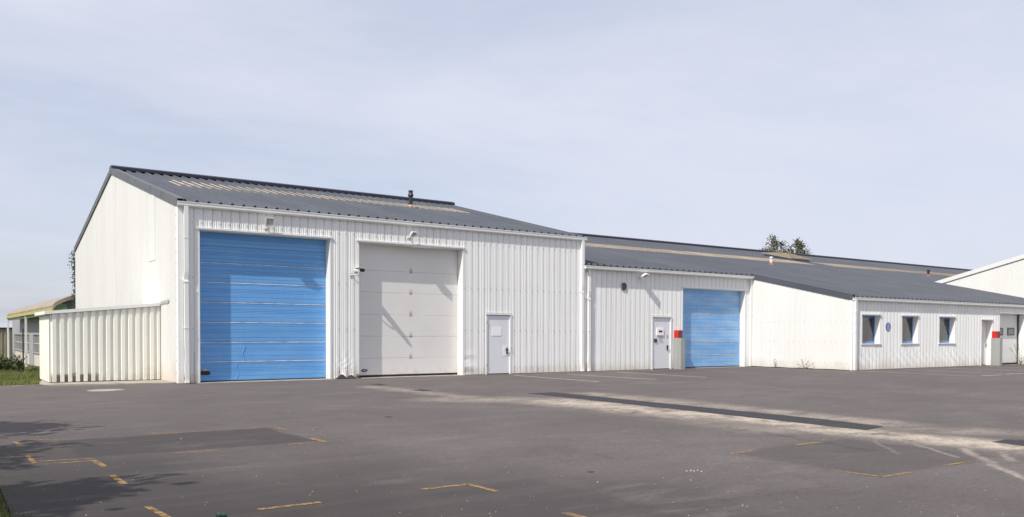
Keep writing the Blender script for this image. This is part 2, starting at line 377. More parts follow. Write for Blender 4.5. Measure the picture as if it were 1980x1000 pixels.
    brk = t.rng(t.math('ADD', t.math('MULTIPLY', t.noise(1.6, 9, 0.74, (0.8, 1.2, 1), 0.5), 0.7), t.math('MULTIPLY', t.noise(9.0, 6, 0.75), 0.3)), 0.34, 0.58)
    dust = t.math('MULTIPLY', tot, brk)
    c = t.mix(dust, c, (0.58, 0.49, 0.39))
    # brown grime patches and tyre-polished lanes
    br = t.rng(t.noise(0.9, 6, 0.66, (1, 1, 1), 0.8, w=31.0), 0.54, 0.70)
    c = t.mix(t.math('MULTIPLY', br, 0.32), c, (0.098, 0.072, 0.062))
    lane = t.rng(t.noise(1.0, 3, 0.5, (0.18, 2.2, 1), 0.3, w=44.0), 0.56, 0.72)
    c = t.mix(t.math('MULTIPLY', lane, 0.09), c, (0.19, 0.172, 0.16))
    # faint wheel-spread dust elsewhere and orange-brown soil washed from the slab
    sp = t.math('MULTIPLY', t.rng(t.noise(1.1, 7, 0.7, (0.5, 1.3, 1), 0.4, w=5.0), 0.52, 0.74), 0.34)
    c = t.mix(sp, c, (0.24, 0.22, 0.195))
    rust = t.math('MULTIPLY', t.math('MULTIPLY', t.rng(y, -7, 0, 0, 1), t.rng(x, 1.0, 3.0, 1, 0)), t.rng(t.noise(0.6, 5, 0.6, w=3.0), 0.5, 0.68))
    c = t.mix(t.math('MULTIPLY', rust, 0.35), c, (0.15, 0.10, 0.055))
    spk = t.rng(t.noise(17, 6, 0.82), 0.40, 0.62)
    c = t.mix(t.math('MULTIPLY', spk, 0.42), c, (0.058, 0.052, 0.050))
    crk = t.n.new('ShaderNodeTexVoronoi'); crk.feature = 'DISTANCE_TO_EDGE'; crk.inputs['Scale'].default_value = 0.33
    cw = t.n.new('ShaderNodeVectorMath'); cw.operation = 'MULTIPLY_ADD'; t.l.new(wv.outputs['Color'], cw.inputs[0]); cw.inputs[1].default_value = (1.6, 1.6, 0); t.l.new(P, cw.inputs[2]); t.l.new(cw.outputs[0], crk.inputs['Vector'])
    ck = t.math('MULTIPLY', t.rng(crk.outputs['Distance'], 0.0, 0.008, 1, 0), t.rng(t.noise(0.35, 2, 0.5, w=21.0), 0.5, 0.62))
    c = t.mix(t.math('MULTIPLY', ck, 0.45), c, (0.045, 0.04, 0.038))
    c = t.mix(t.math('MULTIPLY', grit, 0.34), c, (0.20, 0.19, 0.185))
    c = t.mix(t.math('MULTIPLY', t.rng(fine, 0.45, 0.3), 0.35), c, (0.05, 0.046, 0.046))
    t.bump(t.math('ADD', t.math('MULTIPLY', fine, 0.6), t.noise(140, 2, 0.6)), 0.35, 0.012)
    return t.done(c, 0.88, 0, 0.25)
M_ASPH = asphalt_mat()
mb = MB()
# yard sheet with its own thickness; left edge runs beside the verge, back edge meets the slab and the buildings
edge = [(-5.42, -60), (44.0, -60), (44.0, 0.4), (-3.2, 0.4), (-3.2, 1.12), (-4.9, 1.05), (-5.6, 0.2), (-5.55, -6), (-5.35, -12), (-5.45, -20)]
mb.prism([(x, y, -0.12) for x, y in edge], (0, 0, 0.12))
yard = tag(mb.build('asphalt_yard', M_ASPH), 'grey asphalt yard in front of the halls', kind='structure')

def paint_mat(name, col, lo, hi):
    t = NT(name); n = t.rng(t.noise(9, 6, 0.75), lo, hi); n2 = t.rng(t.noise(45, 3, 0.7), 0.22, 0.52)
    tr = t.n.new('ShaderNodeBsdfTransparent'); ms = t.n.new('ShaderNodeMixShader')
    t.l.new(t.math('MULTIPLY', n, n2), ms.inputs[0]); t.l.new(tr.outputs[0], ms.inputs[1]); t.l.new(t.b.outputs[0], ms.inputs[2]); t.l.new(ms.outputs[0], t.out.inputs[0])
    return t.done(col, 0.75, 0, 0.3)
M_YLINE = paint_mat('worn_orange_yellow_paint', (0.34, 0.21, 0.080), 0.34, 0.57)
M_YFAINT = paint_mat('faint_orange_paint', (0.33, 0.20, 0.10), 0.33, 0.60)
M_WLINE = paint_mat('worn_white_paint', (0.52, 0.50, 0.475), 0.22, 0.50)
def line(a, b, w, mat, z=0.004, name='painted_line'):
    a = on_z(*a); b = on_z(*b); d = (b-a); d.z = 0; n = Vector((-d.y, d.x, 0)).normalized()*(w/2)
    m = MB(); k = max(2, int(d.length/0.3)); prev = None
    for i in range(k+1):
        p = a + d*(i/k); e = 1 + random.uniform(-0.12, 0.12)
        cur = [(p.x-n.x*e, p.y-n.y*e, z), (p.x+n.x*e, p.y+n.y*e, z)]
        if prev: m.poly([prev[0], cur[0], cur[1], prev[1]])
        prev = cur
    return m.build(name, mat, yard)
YL = [((28,853.6),(39,863.5),.052,1),((35,852.5),(129,849),.05,0),((53,882),(67,896),.052,1),((71,893),(180,887),.05,1),((110,896.5),(177,891.5),.05,1),((180,890),(203,903),.06,1),
      ((216,919),(241,937),.06,1),((284,980),(330,1004),.052,1),((498,986),(620,972),.075,1),((293,839.5),(376,835),.06,0),((472,829),(530,826),.06,0),((530,826),(553,832),.08,0),
      ((601,848),(629,855),.08,1),((330,876.6),(422,871),.06,0),((558,860),(601,857),.06,0),((816,947),(905,937),.06,1),((905,937),(962,951),.06,1),((1091,992),(1130,1002),.07,0),
      ((1411,878),(1456,872.6),.06,1),((1411,878),(1466,886),.04,0),((1538,861),(1591,855),.07,1),((1618,911),(1705,922.5),.05,1),((1705,922.5),(1761,914),.055,1),((1828,900),(1876,893),.055,1)]
for a, b, w, s in YL: line(a, b, w, M_YLINE if s else M_YFAINT)
for a, b in (((994,726),(1158,738.5)),((1096,724),(1269,734)),((1192,719.8),(1366,730)),((1654,717.3),(1887,728)),((1750,714.8),(1985,723.5)),((1807,711.5),(1985,718)),((1880,708.5),(1985,711.8)),
             ((1898,727),(1937,725)),((1945,723.5),(1978,722)),((1636,719),(1652,719.4))): line(a, b, 0.10, M_WLINE)
def patch(name, px, mat, z=0.004):
    m = MB(); c0 = [on_z(*p) for p in px]; pts = []
    for i in range(len(c0)):
        a, b = c0[i], c0[(i+1) % len(c0)]; k = max(1, int((b-a).length/0.22))
        for j in range(k):
            q = a.lerp(b, j/k); pts.append(q + (Vector((random.gauss(0, 0.014), random.gauss(0, 0.014), 0)) if j else Vector()))
    m.prism([(p.x, p.y, 0.001) for p in pts], (0, 0, z)); return m.build(name, mat, yard)
def fresh_mat():
    t = NT('fresh_black_asphalt'); g = t.rng(t.noise(90, 2, 0.6), 0.55, 0.8); d = t.rng(t.noise(1.6, 6, 0.7, (0.6, 1.4, 1)), 0.58, 0.74)
    c = t.mix(t.math('MULTIPLY', g, 0.25), (0.043, 0.043, 0.047), (0.11, 0.11, 0.11)); c = t.mix(t.math('MULTIPLY', d, 0.35), c, (0.25, 0.22, 0.19))
    t.bump(t.noise(120, 2), 0.4, 0.01); return t.done(c, 0.85, 0, 0.25)
M_FRESH = fresh_mat()
patch('asphalt_patch', [(1023,761), (1676,832), (1708,825), (1600,812), (1072,759)], M_FRESH)
patch('asphalt_patch', [(1918,855), (1990,864), (1998,856), (1975,851), (1945,850.5)], M_FRESH)
for px in ([(717,743.5),(735,745),(749,744),(733,742.5)], [(797,754.5),(820,756.5),(836,755),(815,753)], [(742,806.5),(752,807.5),(760,806.5),(750,805.8)], [(1135,913),(1143,914),(1149,913),(1141,912.3)]):
    patch('asphalt_patch', px, M_FRESH)
# door thresholds and the slab in front of the enclosure
m = MB(); m.box(0.45, 4.6, -0.24, 0.28, -0.02, 0.012); m.build('threshold', M_SLAB, yard)
m = MB(); m.box(5.35, 9.35, -0.20, 0.28, -0.02, 0.010); m.build('threshold', M_SLAB, yard)
m = MB(); m.box(19.9, 24.1, -0.10, 0.28, -0.02, 0.010); m.build('threshold', M_SLAB, yard)
m = MB(); m.prism([(-3.25, 1.18, -0.1), (-0.02, 0.42, -0.1), (-0.02, 4.4, -0.1), (-2.9, 4.4, -0.1), (-3.25, 2.1, -0.1)], (0, 0, 0.115))
tag(m.build('concrete_slab', M_SLAB), 'pale concrete slab under the sheet metal enclosure', kind='structure')
m = MB()
e0, e1 = on_z(-40, 750), on_z(84, 745)
m.prism([(e0.x, e0.y, -0.1), (e1.x, e1.y, -0.1), (e1.x, e1.y+0.14, -0.1), (e0.x, e0.y+0.14, -0.1)], (0, 0, 0.115))
tag(m.build('kerb', M_SLAB), 'thin pale kerb between grass and asphalt', kind='structure')

# ------------------------------------------------------------------ sheet profiles
def prof_wall(p=0.2586, o=0.036):
    return [(0.0, o), (0.010, 0.0), (0.026, 0.0), (0.046, o), (0.054, o), (0.080, o-0.013), (0.106, o+0.001), (0.122, o+0.001), (0.148, o-0.012), (0.176, o+0.001), (0.215, o), (p, o)]
def dent(u, z):
    return 0.006*math.sin(3.1*u+1.7*z) * math.exp(-z/0.9) + 0.004*math.sin(9*u+4.3*z+1.0)*math.exp(-z/0.6)
def sheets(parent, origin, ud, nd, u0, u1, ztop, zbot, openings, mat, pitch, prof, per=4, rows=(0.12, 0.3, 0.6, 1.0), disp=None, phase=0.0, name='cladding_sheet'):
    origin, ud, nd = Vector(origin), Vector(ud), Vector(nd)
    pts = []; k = math.floor((u0-phase)/pitch)
    u = phase + k*pitch
    out = []
    while u < u1 - 1e-6:
        grp = []
        for j in range(per):
            for (du, o) in prof[:-1]:
                grp.append((u+du, o))
            u += pitch
        grp.append((u, prof[-1][1]))
        def ev(x):
            for (a, b), (c, d) in zip(grp, grp[1:]):
                if a <= x <= c: return b + (d-b)*(x-a)/max(1e-9, c-a)
            return grp[-1][1]
        lo, hi = max(u0, grp[0][0]), min(u1, grp[-1][0])
        if hi-lo < 0.004: continue
        cuts = sorted({lo, hi} | {q for op in openings for q in op[:2] if lo < q < hi})
        m = MB(); m2 = MB()
        allsplit = all(any(op[0] <= (a+b)/2 <= op[1] and op[2] > zbot+0.05 for op in openings) for a, b in zip(cuts, cuts[1:]))
        mm = m
        for a, b in zip(cuts, cuts[1:]):
            mid = (a+b)/2; ps = [(a, ev(a))] + [q for q in grp if a+1e-5 < q[0] < b-1e-5] + [(b, ev(b))]
            ops = sorted([(op[2], op[3]) for op in openings if op[0] <= mid <= op[1]])
            spans = []; z = zbot
            for (za, zb) in ops:
                if za > z + 0.01: spans.append((z, za))
                z = max(z, zb)
            spans.append((z, None))
            for si, (za, zb) in enumerate(spans):
                m = m2 if (allsplit and si) else mm
                zt_ref = ztop(mid) if zb is None else zb
                rw = [za] + [q for q in rows if za+0.03 < q < zt_ref-0.05]
                base = len(m.v); nr = len(rw)+1
                for (x, o) in ps:
                    for q in rw + [ztop(x) if zb is None else zb]:
                        d = disp(x, q) if disp else (0, 0, 0)
                        P = origin + ud*(x+d[0]) + nd*(o+d[1]); m.v.append((P.x, P.y, P.z+q+d[2]))
                for i in range(len(ps)-1):
                    for r in range(nr-1):
                        a0 = base+i*nr+r; m.f.append((a0, a0+nr, a0+nr+1, a0+1)); m.m.append(0)
        out.append(mm.build(name, mat, parent))
        if m2.v: out.append(m2.build(name, mat, parent))
    return out
def core(m, a0, a1, openings, ztop, fixed0, fixed1, axis='x', z0=0.0):
    cuts = sorted({a0, a1} | {q for op in openings for q in op[:2] if a0 < q < a1})
    for a, b in zip(cuts, cuts[1:]):
        mid = (a+b)/2; z = z0
        for op in sorted([o for o in openings if o[0] <= mid <= o[1]], key=lambda o: o[2]):
            if op[2] > z+0.01: m.box(a, b, fixed0, fixed1, z, op[2])
            z = op[3]
        m.box(a, b, fixed0, fixed1, z, ztop)
def roof_sheet_mesh(name, y0, y1, s, mat, w=1.0, lift=0.0, rib=0.058):
    """local: x 0..w, ridge at y=0,z=0; y0<y1<=0 down slope"""
    m = MB(); p = w/3; ps = []; lift += 0.045
    for j in range(3):
        ps += [(j*p, 0), (j*p+p*0.5-0.055, 0), (j*p+p*0.5-0.028, rib), (j*p+p*0.5+0.028, rib), (j*p+p*0.5+0.055, 0)]
    ps.append((w, 0))
    for (x, h) in ps: m.v += [(x, y0, s*y0+h+lift), (x, y1, s*y1+h+lift)]
    for i in range(len(ps)-1): m.f.append((2*i, 2*i+2, 2*i+3, 2*i+1)); m.m.append(0)
    for j in range(3):
        c = j*p+p*0.5; z = s*y0+lift
        m.poly([(c-0.055, y0+0.01, z), (c+0.055, y0+0.01, z), (c+0.028, y0+0.01, z+rib), (c-0.028, y0+0.01, z+rib)], 1)  # rib ends coloured dark like the shade in their open hollows
    m.poly([(0, y0+0.004, s*y0+lift-0.035), (w, y0+0.004, s*y0+lift-0.035), (w, y0+0.004, s*y0+lift), (0, y0+0.004, s*y0+lift)], 1)  # dark strip painted in for the shadow gap under the sheet edge
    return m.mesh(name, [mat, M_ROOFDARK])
def ridge_piece(name, L):
    m = MB()
    pr = [(-0.30, -0.02), (-0.30, 0.085), (-0.13, 0.15), (0.13, 0.15), (0.30, 0.085), (0.30, -0.02)]
    m.prism([(0, y, z) for y, z in pr], (L-0.01, 0, 0)); return m.mesh(name, M_RIDGE)
def gutter(name, parent, x0, x1, y, ztop, h=0.135, w=0.135, mat=None):
    m = MB()
    m.prism([(x0, y, ztop-h), (x0, y-w*0.8, ztop-h), (x0, y-w, ztop-h*0.72), (x0, y-w, ztop-0.02), (x0, y-w-0.012, ztop-0.02), (x0, y-w-0.012, ztop), (x0, y-w+0.012, ztop), (x0, y-w+0.012, ztop-h*0.6), (x0, y-0.02, ztop-h*0.6), (x0, y-0.02, ztop), (x0, y, ztop)], (x1-x0, 0, 0))
    return m.build(name, mat or M_TRIM, parent)
def downpipe(parent, x, y, w, ztop, kink=None, name='downpipe'):
    """square pipe of two sleeved lengths, with the lower one dented where it was hit"""
    m = MB(); zk = kink or 2.4; h = w/2
    secs = [(ztop, 0, 0, h), (zk+0.28, 0, 0, h), (zk+0.12, -0.012, 0.012, h*0.95), (zk+0.06, -0.030, 0.02, h*1.05), (zk, -0.006, 0.0, h*1.12), (zk-0.05, -0.004, 0.0, h*0.92), (1.3, 0.004, 0, h*0.95), (0.8, 0.012, 0.006, h*0.9), (0.35, 0.004, 0.01, h*1.0), (0.12, 0.012, -0.01, h*0.86), (0.02, 0.0, -0.02, h*1.05)]
    if kink is None: secs = [(ztop, 0, 0, h), (2.45, 0, 0, h), (2.42, 0, 0, h*1.12), (2.3, 0, 0, h*1.12), (2.28, 0, 0, h), (0.5, 0.002, 0, h), (0.02, 0, 0, h)]
    rings = []
    for z, dx, dy, r in secs:
        rings.append(len(m.v)); m.v += [(x+dx-r, y+dy-r, z), (x+dx+r, y+dy-r, z), (x+dx+r, y+dy+r, z), (x+dx-r, y+dy+r, z)]
    for a, b in zip(rings, rings[1:]):
        for k in range(4): m.f.append((a+k, b+k, b+(k+1) % 4, a+(k+1) % 4)); m.m.append(0)
    m.f.append(tuple(rings[0]+k for k in range(4))); m.m.append(0)
    for zc in (ztop-0.9, 1.55):
        m.box(x-h-0.008, x+h+0.008, y-h-0.006, y+h+0.07, zc, zc+0.03)
    return m.build(name, M_PIPE, parent)
def surround(parent, x0, x1, ztop, yf, depth, w=0.07, name='door_surround', mat=None, zbot=0.0, sill=False, wob=0.0):
    """jambs and head lining the opening; outer face at yf, running back by depth"""
    m = MB(); y1 = yf+depth
    m.box(x0-w, x0, yf, y1, zbot, ztop+w); m.box(x1, x1+w*0.7, yf, y1, zbot, ztop+w)
    n = 12
    for i in range(n):
        a = x0 + (x1-x0)*i/n; b = x0+(x1-x0)*(i+1)/n
        d = -wob*math.exp(-((i-n*0.55)/1.6)**2)
        m.box(a, b, yf, y1, ztop+d, ztop+w)
    m.box(x0-w-0.03, x1+w*0.7+0.03, yf-0.035, yf-0.002, ztop+w*0.4, ztop+w*1.05)
    if sill: m.box(x0-w-0.03, x1+w*0.7+0.05, yf-0.018, y1-0.03, zbot-0.05, zbot)
    return m.build(name, mat or M_TRIM, parent)
def panel_door(parent, name, x0, x1, y, zs, mat, worn, grooves=(0.3, 0.42, 0.54, 0.7), label=None):
    d = MB(); d.box(x0, x1, y+0.03, y+0.06, zs[0], zs[-1]); d.box(x0+0.01, x1-0.01, y-0.012, y+0.025, 0.012, max(0.03, zs[0]), 1)
    door = d.build(name, [mat, M_RUBBER], parent)
    for i, (a, b) in enumerate(zip(zs, zs[1:])):
        m = MB(); g = 0.004 if worn else 0.0022; wi = 1 if i < len(zs)-3 or len(zs) < 8 else 0; pr = [(y+0.025, a+g, 0), (y+0.0, a+g, 0), (y-0.004, a+g+(0.012 if worn else 0.006), 0)]
        for q in grooves:
            z = a+(b-a)*(q+0.03*math.sin(i*2.1)); pr += [(y-0.004, z-0.010, 0), (y+0.0045, z-0.002, 0), (y+0.0045, z+0.002, 0), (y-0.004, z+0.010, 0)]
        pr += ([(y-0.004, b-g-0.034, 0), (y-0.012, b-g-0.024, 0), (y-0.010, b-g-0.006, wi), (y+0.002, b-g, wi), (y+0.025, b-g, 0)] if worn else [(y-0.004, b-g-0.006, 0), (y+0.0, b-g, 0), (y+0.025, b-g, 0)])
        wob = [random.uniform(-0.003, 0.003) for _ in range(9)]
        xs_ = [x0+(x1-x0)*k/8 for k in range(9)]; base = len(m.v)
        for xi, x in enumerate(xs_):
            for (yy, zz, _) in pr: m.v.append((x, yy+wob[xi], zz))
        n = len(pr)
        for xi in range(8):
            for k in range(n-1):
                a0 = base+xi*n+k; m.f.append((a0, a0+n, a0+n+1, a0+1)); m.m.append(pr[k+1][2])
        m.build('door_panel', [mat, worn or mat], door)
    return door
def steel_door(parent, x0, x1, ztop, y):
    m = MB(); m.box(x0+0.02, x1-0.02, y, y+0.045, 0.03, ztop-0.02)
    d = m.build('steel_door', M_STEELDOOR, parent)
    m = MB(); m.box(x0+0.02, x1-0.02, y+0.01, y+0.04, 0.004, 0.03); m.build('bottom_seal', M_RUBBER, d)
    for z in (0.28, ztop-0.32):
        m = MB(); m.box(x0+0.0, x0+0.05, y-0.022, y-0.001, z, z+0.09); m.tube([(x0+0.015, y-0.035, z-0.01), (x0+0.015, y-0.035, z+0.10)], 0.014, 8); m.build('hinge', M_ALU, d)
    m = MB(); m.box(x0-0.05, x0+0.018, y-0.04, y+0.1, 0, ztop+0.0); m.box(x1-0.018, x1+0.05, y-0.04, y+0.1, 0, ztop); m.box(x0-0.05, x1+0.05, y-0.055, y+0.1, ztop, ztop+0.06); m.build('door_frame', M_TRIM, d)
    return d
def handle(d, x, y, z):
    m = MB(); m.box(x-0.028, x+0.028, y-0.018, y-0.001, z-0.12, z+0.10); m.tube([(x, y-0.018, z+0.03), (x, y-0.06, z+0.03), (x+0.03, y-0.065, z+0.03), (x+0.02, y-0.062, z+0.03), (x-0.10, y-0.062, z+0.022)], 0.015, 8)
    return m.build('handle', M_BLACK, d)

# ------------------------------------------------------------------ tall hall (front left)
W1, H1, YR, ZR, D1 = 14.751, 5.085, 9.725, 7.463, 18.75
S1 = (ZR-H1)/YR
hall = thing('warehouse', 'tall white ribbed metal hall with a blue and a white vehicle door', 'warehouse', (7.4, 9, 0))
OP1 = [(0.549, 4.468, 0, 4.342), (5.443, 9.301, 0, 4.32), (10.282, 11.29, 0, 2.10)]
m = MB(); core(m, 0.02, W1-0.02, [(a-0.07, b+0.05, c, d+0.07) for a, b, c, d in OP1], H1-0.04, 0.002, 0.20)
front = m.build('front_wall', M_BACK, hall)
def tear(u, z):
    k = math.exp(-((u-4.98)/0.26)**2)*math.exp(-z/0.20)
    w = 0.5+0.5*math.sin(u*19+2)
    r = math.exp(-((u-9.5)/0.3)**2)*math.exp(-z/0.9)*0.02*math.sin(14*z+3*u)
    b = math.exp(-((u-4.98)/0.28)**2)*math.exp(-((z-0.42)/0.25)**2)
    return (0.025*k*math.sin(13*z), -dent(u, z)*1.2 + 0.09*k*w + 0.02*b*math.sin(23*u+11*z) + r, 0.20*k*(0.55+0.45*math.sin(u*16)))
OPc = [(a-0.07, b+0.05, c, d+0.07) for a, b, c, d in OP1]
sheets(front, (0, 0, 0), (1, 0, 0), (0, -1, 0), 0.08, W1-0.01, lambda u: H1-0.06, 0.015, OPc, M_WHITE, 0.2586, prof_wall(), 4, (0.06, 0.12, 0.2, 0.3, 0.42, 0.55, 0.7, 0.9, 1.3), tear, phase=0.117)
surround(hall, 0.549, 4.468, 4.342, -0.045, 0.36, wob=0.0)
surround(hall, 5.443, 9.301, 4.32, -0.045, 0.36, wob=0.035)
m = MB(); m.box(-0.045, 0.09, -0.055, 0.05, 0.01, H1-0.05); m.box(-0.05, 0.02, 0.05, 0.16, 0.01, H1-0.05); m.build('corner_flashing', M_TRIM, hall)
m = MB(); m.box(W1-0.09, W1+0.01, -0.055, 0.05, 0.01, H1-0.05); m.build('corner_flashing', M_TRIM, hall)
# crumpled foil of insulation hanging out under the torn sheets
m = MB()
for k in range(14):
    x = 4.68+0.045*k+random.uniform(-0.02, 0.02); y = random.uniform(-0.10, 0.03)
    m.poly([(x, y, 0.015), (x+0.10, y-0.04*random.random(), 0.02+0.02*random.random()), (x+0.08, y+0.05, 0.05+0.07*random.random()), (x-0.01, y+0.05, 0.05+0.06*random.random())])
m.build('torn_lining', M_DARKSTEEL, front)
# blue door
zb = [0.035] + [on_y(390, v, 0.3).z for v in (699, 661, 622, 583, 544, 506)] + [3.95, 4.40]
bd = panel_door(hall, 'sectional_door', 0.56, 4.46, 0.3, zb, M_BLUE, M_WORN, (0.22, 0.46, 0.54, 0.62, 0.82))
bd['label'] = 'sky blue sectional door with worn pale joints and dented lower panels'
m = MB(); hp = on_y(396, 721.5, 0.288)
prof_ = [(hp.x + sx_*0.10 + 0.055*math.cos(t), hp.z + 0.055*math.sin(t)) for sx_, ts in ((1, [-1.57+0.52*k for k in range(7)]), (-1, [1.57+0.52*k for k in range(7)])) for t in ts]
m.prism([(x, 0.296, z) for x, z in prof_], (0, -0.018, 0)); m.build('handle_recess', M_BLACK, bd)
m = MB(); m.box(hp.x-0.07, hp.x+0.06, 0.270, 0.292, hp.z+0.065, hp.z+0.125); m.build('handle_plate', M_ALU, bd)
for (u, va, vb, sgn) in ((471, 662, 697, 1), (459, 701, 734, -1)):
    m = MB(); prev = None
    for k in range(8):
        p = on_y(u+2*math.sin(k*1.1)*sgn, va+(vb-va)*k/7, 0.291); cur = [(p.x-0.008, 0.297, p.z), (p.x, 0.284, p.z), (p.x+0.010, 0.297, p.z)]
        if prev:
            m.poly([prev[0], cur[0], cur[1], prev[1]]); m.poly([prev[1], cur[1], cur[2], prev[2]])
        prev = cur
    m.build('panel_crease', M_BLUE, bd)
# grey-white door
wd = panel_door(hall, 'sectional_door', 5.455, 9.293, 0.3, [0.075] + sorted(WJ) + [4.40], M_WDOOR, None, ())
wd['label'] = 'plain grey-white sectional door with rust marks down its middle'
m = MB(); hp = on_y(704.5, 716.5, 0.288); m.prism([(hp.x+0.105*math.cos(a_*0.3142), 0.294, hp.z+0.045*math.sin(a_*0.3142)) for a_ in range(20)], (0, -0.02, 0))
o = m.build('handle', M_BLACK, wd)
m = MB(); m.box(hp.x-0.05, hp.x+0.05, 0.262, 0.2735, hp.z-0.016, hp.z+0.020); m.build('handle_plate', M_ALU, wd)
# steel personnel door
sd = steel_door(hall, 10.282, 11.29, 2.10, -0.02)
p = on_y(960.5, 641, -0.03); m = MB(); m.box(p.x-0.20, p.x+0.20, -0.03, -0.021, p.z-0.155, p.z+0.155); m.build('notice', M_PAPER, sd)
p = on_y(977, 678, -0.03); m = MB(); m.box(p.x-0.10, p.x+0.085, -0.028, -0.021, p.z-0.18, p.z+0.18); m.build('lock_plate', M_PAPER, sd)
handle(sd, on_y(980, 678, -0.03).x, -0.028, on_y(980, 678, -0.03).z)
m = MB(); m.tube([(11.28, -0.05, 0.98), (11.36, -0.07, 0.90), (11.37, -0.07, 0.78), (11.33, -0.06, 0.84)], 0.008, 6); m.build('chain', M_ALU, sd)
# gable facing left
def zt1(u): return (H1 + S1*u if u < YR else ZR - S1*(u-YR)) - 0.03
m = MB(); m.prism([(0.03, 0.02, 0), (0.03, D1, 0), (0.03, D1, zt1(D1)), (0.03, YR, ZR-0.05), (0.03, 0.02, zt1(0.02))], (0.18, 0, 0))
gable = m.build('gable_wall', M_BACK, hall)
pg = [(0.0, 0.03), (0.012, 0.014), (0.026, 0.014), (0.038, 0.03), (0.11, 0.03), (0.116, 0.027), (0.136, 0.027), (0.142, 0.03), (0.25, 0.03)]
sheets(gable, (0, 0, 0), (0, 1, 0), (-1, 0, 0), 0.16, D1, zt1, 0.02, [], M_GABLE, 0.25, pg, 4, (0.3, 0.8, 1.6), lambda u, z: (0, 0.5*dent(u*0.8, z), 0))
m = MB(); m.box(-0.046, -0.028, 2.72, 3.58, 3.66, zt1(2.72)-0.02); m.build('patch_sheet', M_GABLE, gable)
m = MB(); m.box(-0.040, -0.028, 8.98, 9.02, 1.9, zt1(8.98)-0.1); m.build('seam_strip', M_GABLE, gable)
a = on_x(318, 586, -0.04); m = MB()
for k in range(7):
    y = a.y+0.50-0.15*k; m.poly([(-0.042-0.012*(k % 2), y, a.z-0.05), (-0.042-0.012*((k+1) % 2), y-0.15, a.z-0.02+0.006*k), (-0.045-0.012*((k+1) % 2), y-0.15, a.z+0.07+0.008*k), (-0.045-0.012*(k % 2), y, a.z+0.05)])
m.build('flashing_tape', M_TAPE, gable)
m = MB()
for k in range(14): m.box(-0.062, -0.049, 0.10, 0.125, 0.3+0.34*k, 0.325+0.34*k)
o = m.build('screw_heads', M_ALU, gable); o['kind'] = 'stuff'
m = MB()
for zr_ in (0.22, 1.55, 3.0, 4.55):
    for k in range(56):
        x = 0.117+0.2586*k+0.235
        if any(a-0.1 < x < b+0.1 and zr_ < d+0.1 for a, b, c, d in OP1) or x > 14.4: continue
        m.box(x-0.011, x+0.011, -0.050, -0.030, zr_-0.011, zr_+0.011)
o = m.build('screw_heads', M_ALU, front); o['kind'] = 'stuff'
# rear and right walls
m = MB(); m.box(0.05, W1-0.05, D1-0.2, D1, gz(5, 20), H1-0.1); m.build('rear_wall', M_GABLE, hall)
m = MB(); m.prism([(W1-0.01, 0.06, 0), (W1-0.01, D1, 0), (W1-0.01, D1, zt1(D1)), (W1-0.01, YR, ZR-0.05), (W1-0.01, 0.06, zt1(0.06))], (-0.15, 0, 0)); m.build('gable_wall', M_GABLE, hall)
# roof
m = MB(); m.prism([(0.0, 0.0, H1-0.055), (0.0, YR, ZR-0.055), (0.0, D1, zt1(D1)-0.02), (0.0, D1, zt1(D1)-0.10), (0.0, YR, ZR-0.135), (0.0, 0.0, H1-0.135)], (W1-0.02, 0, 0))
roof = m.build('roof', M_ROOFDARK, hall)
L = 0.986
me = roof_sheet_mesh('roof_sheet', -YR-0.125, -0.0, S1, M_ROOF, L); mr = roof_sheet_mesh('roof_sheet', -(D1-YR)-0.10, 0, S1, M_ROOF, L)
x = -0.03; i = 0
while x < W1-0.2:
    link('roof_sheet', me, roof, (x, YR, ZR)); link('roof_sheet', mr, roof, (x+L, YR, ZR), math.pi); x += L; i += 1
ml = roof_sheet_mesh('rooflight', -YR+5.3, -YR+6.9, S1, M_LIGHT, L, 0.006)
for k in range(12):
    link('rooflight', ml, roof, (-0.03+L*(1.35+k), YR, ZR))
mrg = ridge_piece('ridge_cap', 2.46)
for k in range(6): link('ridge_cap', mrg, roof, (-0.06+2.47*k, YR, ZR+0.05))
for sgn, n_ in ((1, 0), (-1, 1)):
    m = MB()
    for (y0, y1, z0, z1) in (((-0.10, YR, H1-0.10*S1, ZR) if sgn == 1 else (D1+0.1, YR, ZR-S1*(D1+0.1-YR), ZR)),):
        m.prism([(-0.075, y0, z0-0.11), (-0.075, y1, z1-0.11), (-0.075, y1, z1+0.10), (-0.075, y0, z0+0.10)], (0.02, 0, 0))
        m.prism([(-0.075, y0, z0+0.10), (-0.075, y1, z1+0.10), (-0.075, y1, z1+0.12), (-0.075, y0, z0+0.12)], (0.23, 0, 0))
    m.build('verge_flashing', M_VERGE, roof)
# flue with storm collar, cap and red boot
fx, fy = 10.25, 5.45; fz = H1+S1*fy
m = MB(); m.lathe((fx, fy, fz), [(0.13, -0.05), (0.13, 0.02), (0.10, 0.10), (0.075, 0.13)], 18, 2)
m.lathe((fx, fy, fz), [(0.066, 0.0), (0.066, 0.26)], 18, 1)
m.lathe((fx, fy, fz), [(0.082, 0.20), (0.082, 0.50), (0.115, 0.54), (0.115, 0.57), (0.085, 0.66), (0.085, 0.72), (0.098, 0.73), (0.098, 0.755), (0.06, 0.765)], 18, 0)
o = m.build('flue', [M_FLUE, M_LAMP, M_TERRA], roof); o['label'] = 'dark capped flue pipe with white collar and red boot'
gutter('gutter', hall, -0.07, W1+0.03, -0.012, H1+0.01)
downpipe(hall, 0.165, -0.085, 0.115, H1-0.11, 2.86)
downpipe(hall, 14.60, -0.085, 0.11, H1-0.11, 3.0)

